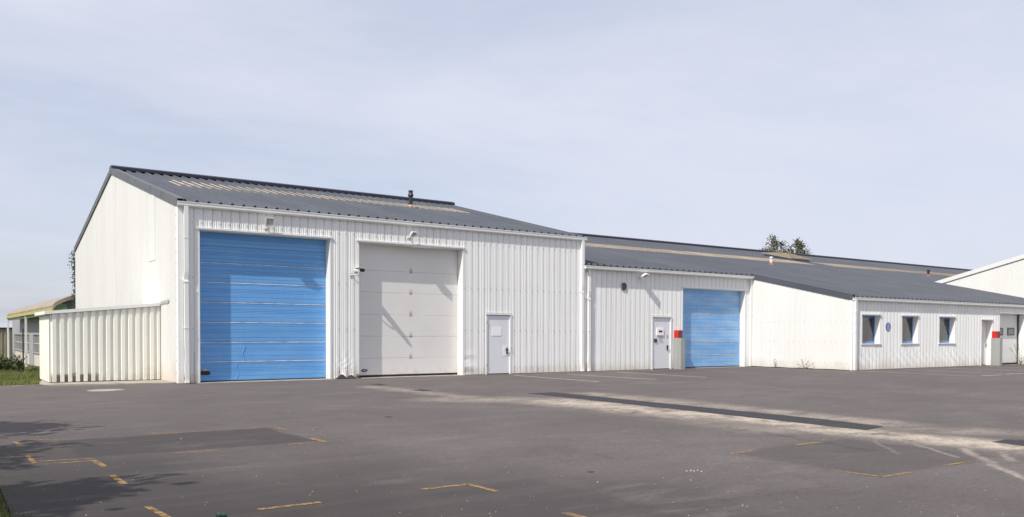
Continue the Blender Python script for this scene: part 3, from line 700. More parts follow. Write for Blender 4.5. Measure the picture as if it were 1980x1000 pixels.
# ------------------------------------------------------------------ low hall with forward wing
X2, H2, YW, HW, XE = 24.453, 4.056, -5.026, 2.932, 44.1
S2 = (H2-HW)/(-YW); YR2 = 14.4; ZR2 = H2+S2*YR2
low = thing('warehouse', 'long low white metal hall with forward wing under one slate grey roof', 'warehouse', (29, 4, 0))
B2J = on_y(1320, 712, 0.3)
OP2 = [(18.34, 19.38, 0, 2.12), (20.10, 24.03, 0, 3.36)]
m = MB(); core(m, W1+0.01, X2-0.02, [(a-0.07, b+0.05, c, d+0.07) for a, b, c, d in OP2], H2-0.06, 0.002, 0.20)
f2 = m.build('front_wall', M_BACK, low)
OPc2 = [(a-0.07, b+0.05, c, d+0.07) for a, b, c, d in OP2]
sheets(f2, (0, 0, 0), (1, 0, 0), (0, -1, 0), W1+0.02, X2-0.03, lambda u: H2-0.07, 0.015, OPc2, M_WHITE, 0.2586, prof_wall(), 4, (0.12, 0.3, 0.5, 0.8, 1.3), lambda u, z: (0, -1.3*dent(u, z), 0), phase=15.08)
surround(low, 20.10, 24.03, 3.36, -0.045, 0.30)
zb2 = [0.04] + [on_y(1330, v, 0.24).z for v in (686, 660.5, 634, 607.5, 581)] + [3.42]
bd2 = panel_door(low, 'sectional_door', 20.11, 24.02, 0.24, zb2, M_BLUEFADE, M_WORN, (0.35, 0.62))
bd2['label'] = 'chalky faded blue sectional door of the low hall'
sd2 = steel_door(low, 18.34, 19.38, 2.12, -0.02)
p = on_y(1277, 641.5, -0.05); m = MB(); m.box(p.x-0.20, p.x+0.18, -0.06, -0.021, p.z-0.15, p.z+0.14); bx = m.build('letter_box', M_PAPER, sd2)
m = MB(); m.box(p.x-0.10, p.x+0.09, -0.066, -0.0605, p.z-0.02, p.z+0.05); m.build('letter_slot', M_BLACK, sd2)
m = MB(); q = on_y(1279, 655.5, -0.03)
for k in range(7):
    w = random.uniform(0.09, 0.15); m.box(q.x-0.14+random.uniform(0, 0.03), q.x-0.14+2*w, -0.0245, -0.021, q.z+0.14-0.05*k, q.z+0.152-0.05*k)
m.build('lettering', M_INK, sd2)
q = on_y(1267.5, 658.5, -0.03); m = MB(); m.box(q.x-0.075, q.x+0.075, -0.05, -0.021, q.z-0.07, q.z+0.07); kb = m.build('keypad', M_DARKSTEEL, sd2)
q = on_y(1290, 650, -0.03); m = MB(); m.box(q.x-0.03, q.x+0.03, -0.04, -0.021, q.z-0.05, q.z+0.05); m.build('lock', M_ALU, sd2)
q = on_y(1290.5, 672, -0.03); handle(sd2, q.x, -0.022, q.z)
p = on_y(1206.5, 554, -0.06); m = MB(); m.lathe((p.x, -0.03, p.z), [(0.165, -0.01), (0.165, 0.03), (0.15, 0.045), (0.135, 0.035)], 28, 1, 'Y'); m.lathe((p.x, -0.035, p.z), [(0.138, 0.0), (0.138, 0.040)], 28, 0, 'Y')
for k in range(5): m.box(p.x-0.09, p.x+0.09, -0.081, -0.0755, p.z-0.1+0.045*k, p.z-0.085+0.045*k, 2)
m.build('wall_vent', [M_VENT, M_ALU, M_VENT], low)
m = MB(); m.box(X2-0.05, X2+0.05, -0.05, 0.10, 0.01, H2-0.07); m.build('corner_flashing', M_TRIM, low)
# wing side wall facing left
m = MB(); m.prism([(X2+0.03, YW+0.02, 0), (X2+0.03, -0.03, 0), (X2+0.03, -0.03, H2-0.07), (X2+0.03, YW+0.02, HW-0.06)], (0.17, 0, 0))
sw = m.build('side_wall', M_BACK, low)
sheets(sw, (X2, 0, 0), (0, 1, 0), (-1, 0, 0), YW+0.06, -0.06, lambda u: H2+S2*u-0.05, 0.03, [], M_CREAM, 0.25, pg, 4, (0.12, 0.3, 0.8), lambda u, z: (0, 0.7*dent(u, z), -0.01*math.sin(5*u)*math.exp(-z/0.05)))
m = MB()
for zr_ in (0.28, 1.15, 1.98):
    for k in range(19):
        y = YW+0.20+0.25*k
        if zr_ < H2+S2*y-0.1: m.box(X2-0.042, X2-0.028, y-0.010, y+0.010, zr_-0.010+random.uniform(-.01, .01), zr_+0.010)
o = m.build('screw_heads', M_ALU, sw); o['kind'] = 'stuff'
m = MB(); m.prism([(X2-0.06, YW-0.06, HW-0.13), (X2-0.06, 0.0, H2-0.12), (X2-0.06, 0.0, H2+0.10), (X2-0.06, YW-0.06, HW+0.09)], (0.02, 0, 0)); 
m.prism([(X2-0.06, YW-0.06, HW+0.091), (X2-0.06, 0.0, H2+0.101), (X2-0.06, 0.0, H2+0.121), (X2-0.06, YW-0.06, HW+0.111)], (0.22, 0, 0)); m.build('verge_flashing', M_ROOF, low)
m = MB(); m.box(X2-0.05, X2+0.13, YW-0.05, YW+0.06, 0.01, HW-0.08); m.build('corner_flashing', M_TRIM, low)
# wing front
WIN = [(25.10, 26.38, 1.08, 2.22), (28.02, 29.28, 1.08, 2.22), (31.02, 32.36, 1.08, 2.22)]
OP3 = WIN + [(34.80, 35.82, 0, 2.13), (36.55, 39.13, 0, 2.48)]
OPc3 = [(a-0.06, b+0.045, c-(0.06 if c else 0), d+0.06) for a, b, c, d in OP3]
m = MB(); core(m, X2+0.03, XE-0.02, OPc3, HW-0.08, YW+0.002, YW+0.2)
f3 = m.build('wing_front_wall', M_BACK, low)
def d3(u, z):
    b = math.exp(-((z-0.45)/0.22)**2)*0.016*math.sin(11*u+9*z)*(0.4+0.6*math.sin(0.9*u+1)**2)
    return (0.25*b, -1.6*dent(u, z)+b, 0)
sheets(f3, (0, YW, 0), (1, 0, 0), (0, -1, 0), X2+0.10, XE-0.02, lambda u: HW-0.08, 0.02, OPc3, M_WHITE, 0.2586, prof_wall(), 4, (0.12, 0.25, 0.35, 0.45, 0.55, 0.7, 0.9, 1.3), d3, phase=24.6)
for i, (a, b, c, d) in enumerate(WIN):
    s_ = surround(low, a, b, d, YW-0.045, 0.27, 0.05, 'window_surround', None, c, True)
    m = MB(); y0, y1 = YW+0.20, YW+0.26; t_ = 0.055
    m.box(a+0.005, a+t_, y0, y1, c+0.005, d-0.005); m.box(b-t_, b-0.005, y0, y1, c+0.005, d-0.005); m.box(a+t_, b-t_, y0, y1, d-t_-0.02, d-0.005); m.box(a+t_, b-t_, y0, y1, c+0.005, c+t_+0.03)
    fr = m.build('window', M_WINBLUE, low)
    m = MB(); m.box(a+t_, b-t_, YW+0.225, YW+0.235, c+t_+0.03, d-t_-0.02); m.build('pane', M_GLASS, fr)
    # small room behind the pane, with a blind half drawn in the first window
    m = MB(); yb = YW+2.4
    for q in ([(a-0.45, yb, 0.1), (b+2.6, yb, 0.1), (b+2.6, yb, 2.6), (a-0.45, yb, 2.6)], [(a-0.45, YW+0.3, 0.1), (a-0.45, yb, 0.1), (a-0.45, yb, 2.6), (a-0.45, YW+0.3, 2.6)],
              [(b+2.6, YW+0.3, 0.1), (b+2.6, yb, 0.1), (b+2.6, yb, 2.6), (b+2.6, YW+0.3, 2.6)], [(a-0.45, YW+0.3, 0.1), (b+2.6, YW+0.3, 0.1), (b+2.6, yb, 0.1), (a-0.45, yb, 0.1)], [(a-0.45, YW+0.3, 2.6), (b+2.6, YW+0.3, 2.6), (b+2.6, yb, 2.6), (a-0.45, yb, 2.6)]): m.poly(q)
    m.build('room_lining', M_ROOM, fr)
    if i == 0:
        m = MB(); m.box(a+0.08, b-0.09, YW+0.30, YW+0.33, 1.60, 1.64); m.build('transom', M_BLIND, fr)
surround(low, 34.80, 35.82, 2.13, YW-0.045, 0.30, 0.05)
m = MB(); m.box(34.81, 35.81, YW+0.24, YW+0.28, 0.02, 2.12); pd_ = m.build('steel_door', M_TRIM, low); pd_['label'] = 'off-white flush door set back in the wing wall'
m = MB(); m.box(35.30, 35.315, YW+0.225, YW+0.2395, 0.05, 2.10); m.build('door_edge', M_ALU, pd_)
q = on_y(1905, 664, YW+0.24); m = MB(); m.box(q.x-0.03, q.x+0.03, YW+0.215, YW+0.239, q.z-0.12, q.z+0.10); m.tube([(q.x, YW+0.21, q.z+0.03), (q.x, YW+0.17, q.z+0.03), (q.x-0.13, YW+0.165, q.z+0.03)], 0.016, 8); m.build('handle', M_ALU, pd_)
surround(low, 36.55, 39.13, 2.48, YW-0.045, 0.36, 0.05)
wd3 = panel_door(low, 'sectional_door', 36.56, 39.12, YW+0.30, [0.07, 0.66, 1.26, 1.86, 2.52], M_TRIM, None, ())
wd3['label'] = 'off-white sectional door with two small dark windows'
for (ua, ub) in ((1931.5, 1938.5), (1948, 1960.5)):
    pa, pb = on_y(ua, 634, YW+0.29), on_y(ub, 648.5, YW+0.29)
    if ua < 1932: pa.x = pb.x-0.60
    m = MB(); ya_, yb_ = YW+0.265, YW+0.287
    m.box(pa.x, pb.x, ya_, yb_, pa.z-0.05, pa.z); m.box(pa.x, pb.x, ya_, yb_, pb.z, pb.z+0.05); m.box(pa.x, pa.x+0.05, ya_, yb_, pb.z+0.05, pa.z-0.05); m.box(pb.x-0.05, pb.x, ya_, yb_, pb.z+0.05, pa.z-0.05)
    w_ = m.build('window', M_BLACK, wd3)
m = MB(); m.box(39.06, 39.12, YW+0.24, YW+0.285, 0.02, 2.47); m.build('guide_rail', M_DARKSTEEL, wd3)
for (ua, ub) in ((1931.5, 1938.5), (1948, 1960.5)):
    pa, pb = on_y(ua, 634, YW+0.29), on_y(ub, 648.5, YW+0.29)
    if ua < 1932: pa.x = pb.x-0.60
    m = MB(); m.box(pa.x+0.05, pb.x-0.05, YW+0.272, YW+0.286, pb.z+0.05, pa.z-0.05); m.build('pane', M_SMOKE, wd3)
# roof of the low hall
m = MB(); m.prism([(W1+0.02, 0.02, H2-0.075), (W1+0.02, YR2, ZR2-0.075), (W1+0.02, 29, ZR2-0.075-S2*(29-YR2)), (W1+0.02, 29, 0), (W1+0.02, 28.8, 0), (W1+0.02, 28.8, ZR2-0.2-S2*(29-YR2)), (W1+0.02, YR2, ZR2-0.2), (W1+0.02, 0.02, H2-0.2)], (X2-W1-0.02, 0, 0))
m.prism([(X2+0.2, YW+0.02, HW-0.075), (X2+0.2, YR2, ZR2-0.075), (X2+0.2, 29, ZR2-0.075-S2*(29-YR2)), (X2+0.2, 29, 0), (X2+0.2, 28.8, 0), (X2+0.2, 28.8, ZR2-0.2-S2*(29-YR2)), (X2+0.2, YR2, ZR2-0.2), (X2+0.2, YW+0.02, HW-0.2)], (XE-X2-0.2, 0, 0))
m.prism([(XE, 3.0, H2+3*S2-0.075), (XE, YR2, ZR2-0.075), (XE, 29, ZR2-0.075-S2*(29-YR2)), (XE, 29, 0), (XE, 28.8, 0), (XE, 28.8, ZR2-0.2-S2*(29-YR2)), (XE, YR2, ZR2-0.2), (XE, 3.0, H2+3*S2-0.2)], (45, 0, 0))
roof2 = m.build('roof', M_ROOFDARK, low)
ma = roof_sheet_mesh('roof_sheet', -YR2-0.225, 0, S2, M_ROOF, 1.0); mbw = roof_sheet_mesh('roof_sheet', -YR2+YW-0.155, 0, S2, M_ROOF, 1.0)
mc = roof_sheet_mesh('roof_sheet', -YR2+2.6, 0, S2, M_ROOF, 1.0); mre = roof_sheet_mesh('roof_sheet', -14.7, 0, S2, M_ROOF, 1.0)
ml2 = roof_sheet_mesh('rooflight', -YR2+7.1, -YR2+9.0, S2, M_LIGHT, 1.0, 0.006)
x = X2-0.04-10.0
k = 0
while x < 88:
    if x+0.5 < X2-0.1:
        if x+1 > W1-0.2: link('roof_sheet', ma, roof2, (max(x, W1+0.0), YR2, ZR2))
    elif x < XE-0.3: link('roof_sheet', mbw, roof2, (x, YR2, ZR2))
    else: link('roof_sheet', mc, roof2, (x, YR2, ZR2))
    if x > W1-0.5:
        link('roof_sheet', mre, roof2, (x+1, YR2, ZR2), math.pi)
        if not (39.0 <= x+0.5 <= 41.2): link('rooflight', ml2, roof2, (x+0.03, YR2, ZR2))
    x += 1.0
mrg2 = ridge_piece('ridge_cap', 3.0)
for k in range(25): link('ridge_cap', mrg2, roof2, (W1+0.05+3.0*k, YR2, ZR2+0.05))
m = MB()
for k in range(3): m.prism([(W1+0.02, 0.10+0.5*k, H2+0.05+S2*(0.1+0.5*k)), (W1+0.02, 0.55+0.5*k, H2+0.05+S2*(0.55+0.5*k)), (W1+0.02, 0.55+0.5*k, H2+0.10+S2*(0.55+0.5*k)), (W1+0.02, 0.10+0.5*k, H2+0.10+S2*(0.1+0.5*k))], (0.30-0.05*k, 0, 0))
m.build('abutment_flashing', M_ROOFDARK, roof2)
gutter('gutter', low, W1+0.01-0.12, X2+0.02, -0.16, H2-0.03, 0.12, 0.09)
m = MB(); m.box(W1+0.02, X2-0.02, -0.158, -0.04, H2-0.16, H2-0.10); m.build('soffit', M_TRIM, low)
gutter('gutter', low, X2-0.06, XE-0.02, YW-0.05, HW-0.005, 0.125, 0.12)
downpipe(low, 14.93, -0.095, 0.11, H2-0.11, 2.75)
downpipe(low, X2-0.09, -0.10, 0.105, H2-0.11)
downpipe(low, X2+0.03, YW-0.12, 0.11, HW-0.10)
# smoke hatch on the roof
hx, hy = 39.2, 8.86
def rz2(y): return H2+S2*y
m = MB(); hw_, hd_ = 2.0, 2.0
m.prism([(hx, hy, rz2(hy)-0.05), (hx, hy+hd_, rz2(hy+hd_)-0.05), (hx, hy+hd_, rz2(hy+hd_)+0.24), (hx, hy, rz2(hy)+0.24)], (hw_, 0, 0), 0)
hatch = m.build('roof_hatch', [M_CURB], roof2); hatch['label'] = 'brown pyramid-topped smoke hatch on a grey curb'
m = MB(); o_ = 0.12; z_ = 0.24
cor = [(hx-o_, hy-o_), (hx+hw_+o_, hy-o_), (hx+hw_+o_, hy+hd_+o_), (hx-o_, hy+hd_+o_)]
lo_ = [(x, y, rz2(y)+z_) for x, y in cor]; hi_ = [(x, y, rz2(y)+z_+0.06) for x, y in cor]; ap = [(hx+0.6, hy+0.7, rz2(hy+0.7)+z_+0.22), (hx+hw_-0.6, hy+0.7, rz2(hy+0.7)+z_+0.22), (hx+hw_-0.6, hy+1.3, rz2(hy+1.3)+z_+0.22), (hx+0.6, hy+1.3, rz2(hy+1.3)+z_+0.22)]
for k in range(4):
    j = (k+1) % 4; m.poly([lo_[k], lo_[j], hi_[j], hi_[k]], 1); m.poly([hi_[k], hi_[j], ap[j], ap[k]], 0)
m.poly(ap, 0); m.poly(lo_[::-1], 1); m.build('hatch_lid', [M_HATCH, M_CURB], roof2)
# two small pipe vents with red boots
for (u, v) in ((1491, 515), (1795, 536.5)):
    p = on_roof(u, v, H2, S2); m = MB(); m.lathe((p.x, p.y, p.z), [(0.20, 0.0), (0.17, 0.09), (0.085, 0.20)], 14, 1); m.lathe((p.x, p.y, p.z), [(0.075, 0.1), (0.075, 0.42), (0.10, 0.43), (0.10, 0.50), (0.02, 0.54)], 12, 0)
    m.build('roof_vent', [M_LAMP if u < 1600 else M_FLUE, M_TERRA], roof2)

# ------------------------------------------------------------------ white hall at the right edge
S3 = 0.256; Y3, Z3 = 2.25, 4.56
right = thing('warehouse', 'white ribbed gable of the hall at the right edge', 'warehouse', (52, -9, 0))
YB3, YC3, YF3 = 4.2, -9.5, -23.2
def zt3(u): return (Z3+S3*(Y3-u) if u > YC3 else Z3+S3*(Y3-YC3)-S3*(YC3-u))
m = MB(); m.prism([(XE+0.03, YF3, 0), (XE+0.03, YB3, 0), (XE+0.03, YB3, zt3(YB3)), (XE+0.03, YC3, zt3(YC3)), (XE+0.03, YF3, zt3(YF3))], (0.2, 0, 0))
g3 = m.build('gable_wall', M_BACK, right)
sheets(g3, (XE, 0, 0), (0, 1, 0), (-1, 0, 0), YF3, YB3, lambda u: zt3(u)-0.02, 0.02, [], M_CREAM, 0.25, pg, 4, (0.3, 1.0))
m = MB()
for (ya, yb) in ((YB3+0.1, YC3), (YF3-0.1, YC3)):
    m.prism([(XE-0.10, ya, zt3(ya)-0.17), (XE-0.10, yb, zt3(yb)-0.17), (XE-0.10, yb, zt3(yb)+0.06), (XE-0.10, ya, zt3(ya)+0.06)], (0.06, 0, 0))
m.build('rake_trim', M_CREAM, right)
m = MB(); m.prism([(XE-0.03, YB3+0.1, zt3(YB3+0.1)+0.03), (XE-0.03, YC3, zt3(YC3)+0.03), (XE-0.03, YF3-0.1, zt3(YF3-0.1)+0.03), (XE-0.03, YF3-0.1, zt3(YF3-0.1)-0.03), (XE-0.03, YC3, zt3(YC3)-0.05), (XE-0.03, YB3+0.1, zt3(YB3+0.1)-0.03)], (22, 0, 0)); m.build('roof', M_ROOF, right)
m = MB(); m.box(XE+0.25, 66, YF3, YF3+0.2, 0, zt3(YF3)-0.05); m.box(XE+0.25, 66, YB3-0.2, YB3, 0, zt3(YB3)-0.05); m.box(65.8, 66, YF3+0.2, YB3-0.2, 0, zt3(YF3)-0.05); m.build('outer_wall', M_CREAM, right)

# ------------------------------------------------------------------ sheet metal enclosure at the left
def enclosure_mat():
    t = NT('cream_enclosure_paint'); x, y, z = t.xyz()
    s = t.rng(t.noise(1.0, 5, 0.6, (5, 5, 0.3)), 0.4, 0.75); c = t.mix(t.math('MULTIPLY', s, 0.35), (0.84, 0.835, 0.765), (0.74, 0.73, 0.66))
    zone = t.math('MULTIPLY', t.math('MULTIPLY', t.rng(x, -2.955, -2.93), t.rng(x, -1.9, -1.5, 1, 0.10)), t.rng(t.math('ADD', z, t.math('MULTIPLY', t.math('SUBTRACT', t.noise(11, 4, 0.7), 0.5), 0.30)), 0.17, 0.30, 1, 0))
    dep = t.rng(y, 2.092, 2.130, 0.05, 1)
    c = t.mix(t.math('MULTIPLY', t.math('MULTIPLY', zone, dep), 0.92), c, (0.15, 0.09, 0.055))
    mo = t.math('MULTIPLY', t.rng(z, 0.0, 0.9, 0.35, 0), t.rng(t.noise(3, 4, 0.6), 0.4, 0.7)); c = t.mix(mo, c, (0.50, 0.46, 0.30))
    return t.done(c, 0.5, 0, 0.35)
M_ENC = enclosure_mat()
EY, EX = 2.146, -2.963
enc = thing('metal_enclosure', 'low cream sheet metal enclosure with sloping white cap beside the hall', 'enclosure', (-1.5, 3.3, 0))
pe = [(0.0, 0.055), (0.090, 0.055), (0.110, 0.0), (0.176, 0.0), (0.1985, 0.055)]
m = MB(); m.prism([(EX+0.03, EY+0.03, 0.04), (-0.06, EY+0.03, 0.04), (-0.06, EY+0.03, 2.20), (EX+0.03, EY+0.03, 1.90)], (0, 0.05, 0)); ew = m.build('front_wall', M_ENC, enc)
sheets(ew, (0, EY, 0), (1, 0, 0), (0, -1, 0), EX, -0.05, lambda u: 2.23+0.0985*u, 0.035, [], M_ENC, 0.1985, pe, 5, (0.25, 1.0), lambda u, z: (0.004*math.sin(7*z+u), 0, 0.008*math.sin(3.0*u)*math.exp(-z/0.05)), phase=EX+0.06, name='cladding_sheet')
m = MB(); m.box(EX+0.02, EX+0.06, EY+0.09, 4.42, 0.02, 1.86); el = m.build('side_wall', M_ENC, enc)
ps_ = [(0.0, 0.02), (0.05, 0.02), (0.06, 0.004), (0.09, 0.004), (0.10, 0.02), (0.15, 0.02)]
sheets(el, (EX, 0, 0), (0, 1, 0), (-1, 0, 0), EY, 4.45, lambda u: 1.90, 0.03, [], M_ENC, 0.15, ps_, 5, (0.3, 1.0))
m = MB(); m.prism([(EX-0.14, EY-0.10, 1.935), (-0.05, EY-0.10, 2.235), (-0.05, EY-0.10, 2.325), (EX-0.14, EY-0.10, 2.025)], (0, 2.45, 0)); m.build('cap', M_TRIM, enc)
m = MB(); m.box(-0.30, -0.05, 4.40, 4.44, 0.02, 2.1); m.box(EX+0.06, -0.30, 4.40, 4.44, 0.02, 1.9); m.build('rear_wall', M_ENC, enc)

# ------------------------------------------------------------------ grey building far left, and the tan shed
gx, gy0, gy1 = -0.75, 20.0, 45.0
def gzz(y): return gz(gx, y)
grey = thing('grey_building', 'grey single-storey building with rounded tan roof and yellow fascia', 'building', (3, 32, gz(0, 30)))
prof_r = [(0.0, 2.60), (-0.02, 2.70), (0.03, 2.80), (0.14, 2.90), (0.32, 3.0), (0.62, 3.13), (1.1, 3.32), (2.0, 3.55), (3.5, 3.78), (6.0, 3.95), (8.5, 3.98)]
m = MB(); top = [(gx-0.05+a, gy0, b) for a, b in prof_r]; bot = [(gx-0.05+a+0.06, gy0, b-0.16) for a, b in prof_r[::-1]]
m.prism(top+bot, (0, gy1-gy0, 0)); m.build('roof', M_TANROOF, grey, smooth=False)
m = MB(); m.box(gx-0.10, gx-0.03, gy0-0.05, gy1+0.05, 2.44, 2.60); m.build('fascia', M_YELLOW, grey)
m = MB(); m.box(gx+0.0, gx+0.14, gy0+0.05, gy1, 2.30, 2.43); m.box(gx+0.02, gx+0.55, gy0+0.06, gy0+0.24, 2.30, 2.80); m.build('gutter', M_GREEN, grey)
gwx = gx+0.75
yw_far = on_x(24, 650, gwx).y
wA0, wA1 = on_x(56, 650, gwx).y, on_x(27.7, 650, gwx).y
wB0, wB1 = on_x(82, 650, gwx).y, on_x(64, 650, gwx).y
GW = [(wA0, wA1), (wB0, wB1)]
zs0 = on_x(40, 677, gwx).z; zs1 = on_x(40, 647, gwx).z
m = MB(); cuts = sorted([gy0+0.3, yw_far] + [q for w in GW for q in w])
for a, b in zip(cuts, cuts[1:]):
    mid = (a+b)/2
    if any(w[0] < mid < w[1] for w in GW):
        m.box(gwx, gwx+0.2, a, b, zs1, 2.62); m.box(gwx+0.04, gwx+0.2, a, b, -0.95, zs0-0.02, 1)
    else: m.box(gwx, gwx+0.2, a, b, -0.95, 2.62)
m.build('side_wall', [M_GREYWALL, M_PINK], grey)
for a, b in GW:
    m = MB(); m.box(gwx+0.10, gwx+0.13, a, b, zs0, zs1); w_ = m.build('window', M_SMOKE, grey)
    m = MB(); n = max(2, int(round((b-a)/2.2)))
    for k in range(n+1):
        y = a+(b-a)*k/n; m.box(gwx+0.06, gwx+0.098, max(a, y-0.04), min(b, y+0.04), zs0, zs1)
    zc = (zs0+zs1)/2; m.box(gwx+0.055, gwx+0.095, a, b, zc-0.03, zc+0.03); m.build('window_frame', M_GFRAME, w_)
    m = MB(); m.box(gwx-0.04, gwx+0.10, a-0.05, b+0.05, zs0-0.05, zs0); m.build('sill', M_GREYWALL, w_)
for u in (50.5, 15.8, 101.5):
    y = on_x(u, 650, gx).y
    m = MB(); m.box(gx-0.06, gx+0.05, y-0.06, y+0.06, gz(gx, y)-0.2, 2.44); m.build('post', M_PAPER if u != 50.5 else M_TRIM, grey)
m = MB(); m.prism([(gx+0.2, gy0+0.25, -0.9)] + [(7.7, gy0+0.25, -0.9), (7.7, gy0+0.25, 3.78)] + [(gx-0.05+a+0.05, gy0+0.25, b-0.14) for a, b in prof_r[::-1] if a > 0.15], (0, 0.08, 0)); ge = m.build('end_wall', M_GREYWALL, grey)
m = MB()
for k in range(24):
    x = gx+0.42+0.16*k; m.box(x, x+0.02, gy0+0.20, gy0+0.248, -0.5, 2.85+0.28*math.log(1+(x-gx)*1.6))
o = m.build('cladding_ribs', M_GREYWALL, ge); o['kind'] = 'stuff'
shed = thing('metal_shed', 'brown vertical clad shed at the far left edge', 'shed', (-6, 62, gz(0, 62)))
sx1 = on_y(24, 650, 62).x; zt_s = on_y(12, 635.5, 62).z
m = MB(); m.box(sx1-16, sx1, 62.06, 68, -1.0, zt_s); sw_ = m.build('wall', M_TANWALL, shed)
sheets(sw_, (0, 62.05, 0), (1, 0, 0), (0, -1, 0), sx1-4.0, sx1, lambda u: zt_s, -0.9, [], M_TANWALL, 0.3, [(0, 0.05), (0.10, 0.05), (0.12, 0.0), (0.28, 0.0), (0.3, 0.05)], 4, ())
m = MB(); m.box(sx1-16.1, sx1+0.1, 61.9, 68.1, zt_s, zt_s+0.10); m.build('roof', M_ROOFDARK, shed)
# thin dark fence post standing in the weeds
p = on_y(45, 700, 15.5); m = MB(); m.tube([(p.x, 15.5, gz(p.x, 15.5)-0.1), (p.x, 15.5, on_y(45, 636.5, 15.5).z)], 0.032, 8); m.tube([(p.x, 15.5, on_y(45, 636.5, 15.5).z), (p.x, 15.5, on_y(45, 636, 15.5).z+0.01)], 0.045, 8)
tag(m.build('fence_post', M_DARKSTEEL), 'thin dark metal post standing in weeds beside the cream enclosure', 'post')

# ------------------------------------------------------------------ lamps, camera, sign, bollards
def floodlight(u, v, y, label, size, tilt, yaw):
    p = on_y(u, v, y); t = thing('floodlight', label, 'floodlight', tuple(p), 'floodlights on the hall fronts')
    Rm = Matrix.Rotation(yaw, 3, 'Z') @ Matrix.Rotation(tilt, 3, 'X')
    def xf(m):
        m.v = [tuple(p + Rm @ Vector(q)) for q in m.v]; return m
    w, h, d = size; m = MB()
    # tapering housing opening towards -y
    fr = [(-w, -d, -h), (w, -d, -h), (w, -d, h), (-w, -d, h)]; bk = [(-w*0.6, d*0.6, -h*0.6), (w*0.6, d*0.6, -h*0.6), (w*0.6, d*0.6, h*0.6), (-w*0.6, d*0.6, h*0.6)]
    for k in range(4):
        j = (k+1) % 4; m.poly([fr[j], fr[k], bk[k], bk[j]])
    m.poly(bk); xf(m).build('housing', M_LAMP, t)
    m = MB()
    for (a0, a1, b0, b1) in ((-w-0.015, w+0.015, h-0.02, h+0.015), (-w-0.015, w+0.015, -h-0.015, -h+0.02), (-w-0.015, -w+0.02, -h+0.02, h-0.02), (w-0.02, w+0.015, -h+0.02, h-0.02)): m.box(a0, a1, -d-0.02, -d+0.01, b0, b1)
    xf(m).build('bezel', M_LAMP, t)
    m = MB(); m.box(-w+0.02, w-0.02, -d+0.005, -d+0.015, -h+0.02, h-0.02); m.box(-w*0.6, w*0.6, -d-0.004, -d+0.003, -0.015, 0.015); xf(m).build('lamp_glass', M_REFL, t)
    m = MB(); m.tube([tuple(p + Rm @ Vector((-w*0.75, d*0.2, -h*0.8))), (p.x-w*0.7, p.y+0.02, p.z-h-0.05), (p.x-w*0.5, -0.02 if y > -2 else YW-0.02, p.z-h-0.03)], 0.020, 8)
    m.box(p.x-w*0.5-0.05, p.x-w*0.5+0.05, -0.055, -0.03, p.z-h-0.08, p.z-h+0.03); m.build('bracket', M_LAMP, t)
    return t
floodlight(521, 429.5, -0.18, 'boxy white floodlight above the tall blue door', (0.125, 0.125, 0.07), 0.22, -0.12)
floodlight(798, 451, -0.22, 'tilted white floodlight above the grey-white door', (0.105, 0.085, 0.05), 0.75, 0.35)
floodlight(1247, 531, -0.26, 'white floodlight tipped upward on the low hall by the round vent', (0.13, 0.12, 0.05), 1.15, 0.30)
# CCTV camera reaching out from the wall between the doors
cc = thing('cctv_camera', 'small white and black security camera between the two tall doors', 'camera', (5.28, -0.04, 3.3))
m = MB(); m.box(5.12, 5.20, -0.06, -0.036, 3.22, 3.34); m.tube([(5.16, -0.05, 3.27), (5.22, -0.16, 3.28), (5.34, -0.22, 3.28), (5.36, -0.23, 3.36)], 0.017, 8); m.build('bracket', M_LAMP, cc)
m = MB(); m.prism([(5.28, -0.02, 3.38), (5.38, -0.02, 3.38), (5.40, -0.02, 3.43), (5.37, -0.02, 3.48), (5.29, -0.02, 3.48), (5.26, -0.02, 3.43)], (0.06, -0.28, -0.02)); m.build('housing', M_LAMP, cc)
m = MB(); m.tube([(5.395, -0.30, 3.41), (5.42, -0.40, 3.405)], [0.055, 0.055], 14); m.tube([(5.42, -0.40, 3.405), (5.425, -0.43, 3.404)], [0.04, 0.045], 14); m.build('lens', M_BLACK, cc)
m = MB(); m.box(5.27, 5.43, -0.40, -0.02, 3.485, 3.50); m.build('sun_shield', M_LAMP, cc)
# disabled parking sign
p = on_y(1717.5, 632, YW-0.045); sy = YW-0.048
sg = thing('parking_sign', 'round blue wheelchair sign between the first two wing windows', 'sign', (p.x, sy, p.z))
M_SIGNB = plain('blue_sign_face', (0.10, 0.14, 0.38), 0.4, 0.05); M_SIGNW = plain('white_sign_print', (0.75, 0.75, 0.78), 0.5, 0.03)
m = MB(); m.lathe((p.x, sy+0.012, p.z), [(0.185, 0), (0.185, 0.008), (0.18, 0.012)], 32, 0, 'Y'); m.build('disc', M_SIGNB, sg)
m = MB(); ysn = sy-0.003
def ring(cx_, cz_, r0, r1, t0, t1, n=20):
    for k in range(n):
        a, b = t0+(t1-t0)*k/n, t0+(t1-t0)*(k+1)/n
        m.poly([(cx_+r0*math.cos(a), ysn, cz_+r0*math.sin(a)), (cx_+r1*math.cos(a), ysn, cz_+r1*math.sin(a)), (cx_+r1*math.cos(b), ysn, cz_+r1*math.sin(b)), (cx_+r0*math.cos(b), ysn, cz_+r0*math.sin(b))])
ring(p.x-0.01, p.z-0.05, 0.060, 0.082, math.radians(110), math.radians(400)); ring(p.x-0.02, p.z+0.125, 0, 0.026, 0, 2*math.pi)
def bar(x0, z0, x1, z1, w):
    d = Vector((x1-x0, 0, z1-z0)).normalized(); n = Vector((-d.z, 0, d.x))*(w/2)
    m.poly([(x0-n.x, ysn, z0-n.z), (x1-n.x, ysn, z1-n.z), (x1+n.x, ysn, z1+n.z), (x0+n.x, ysn, z0+n.z)])
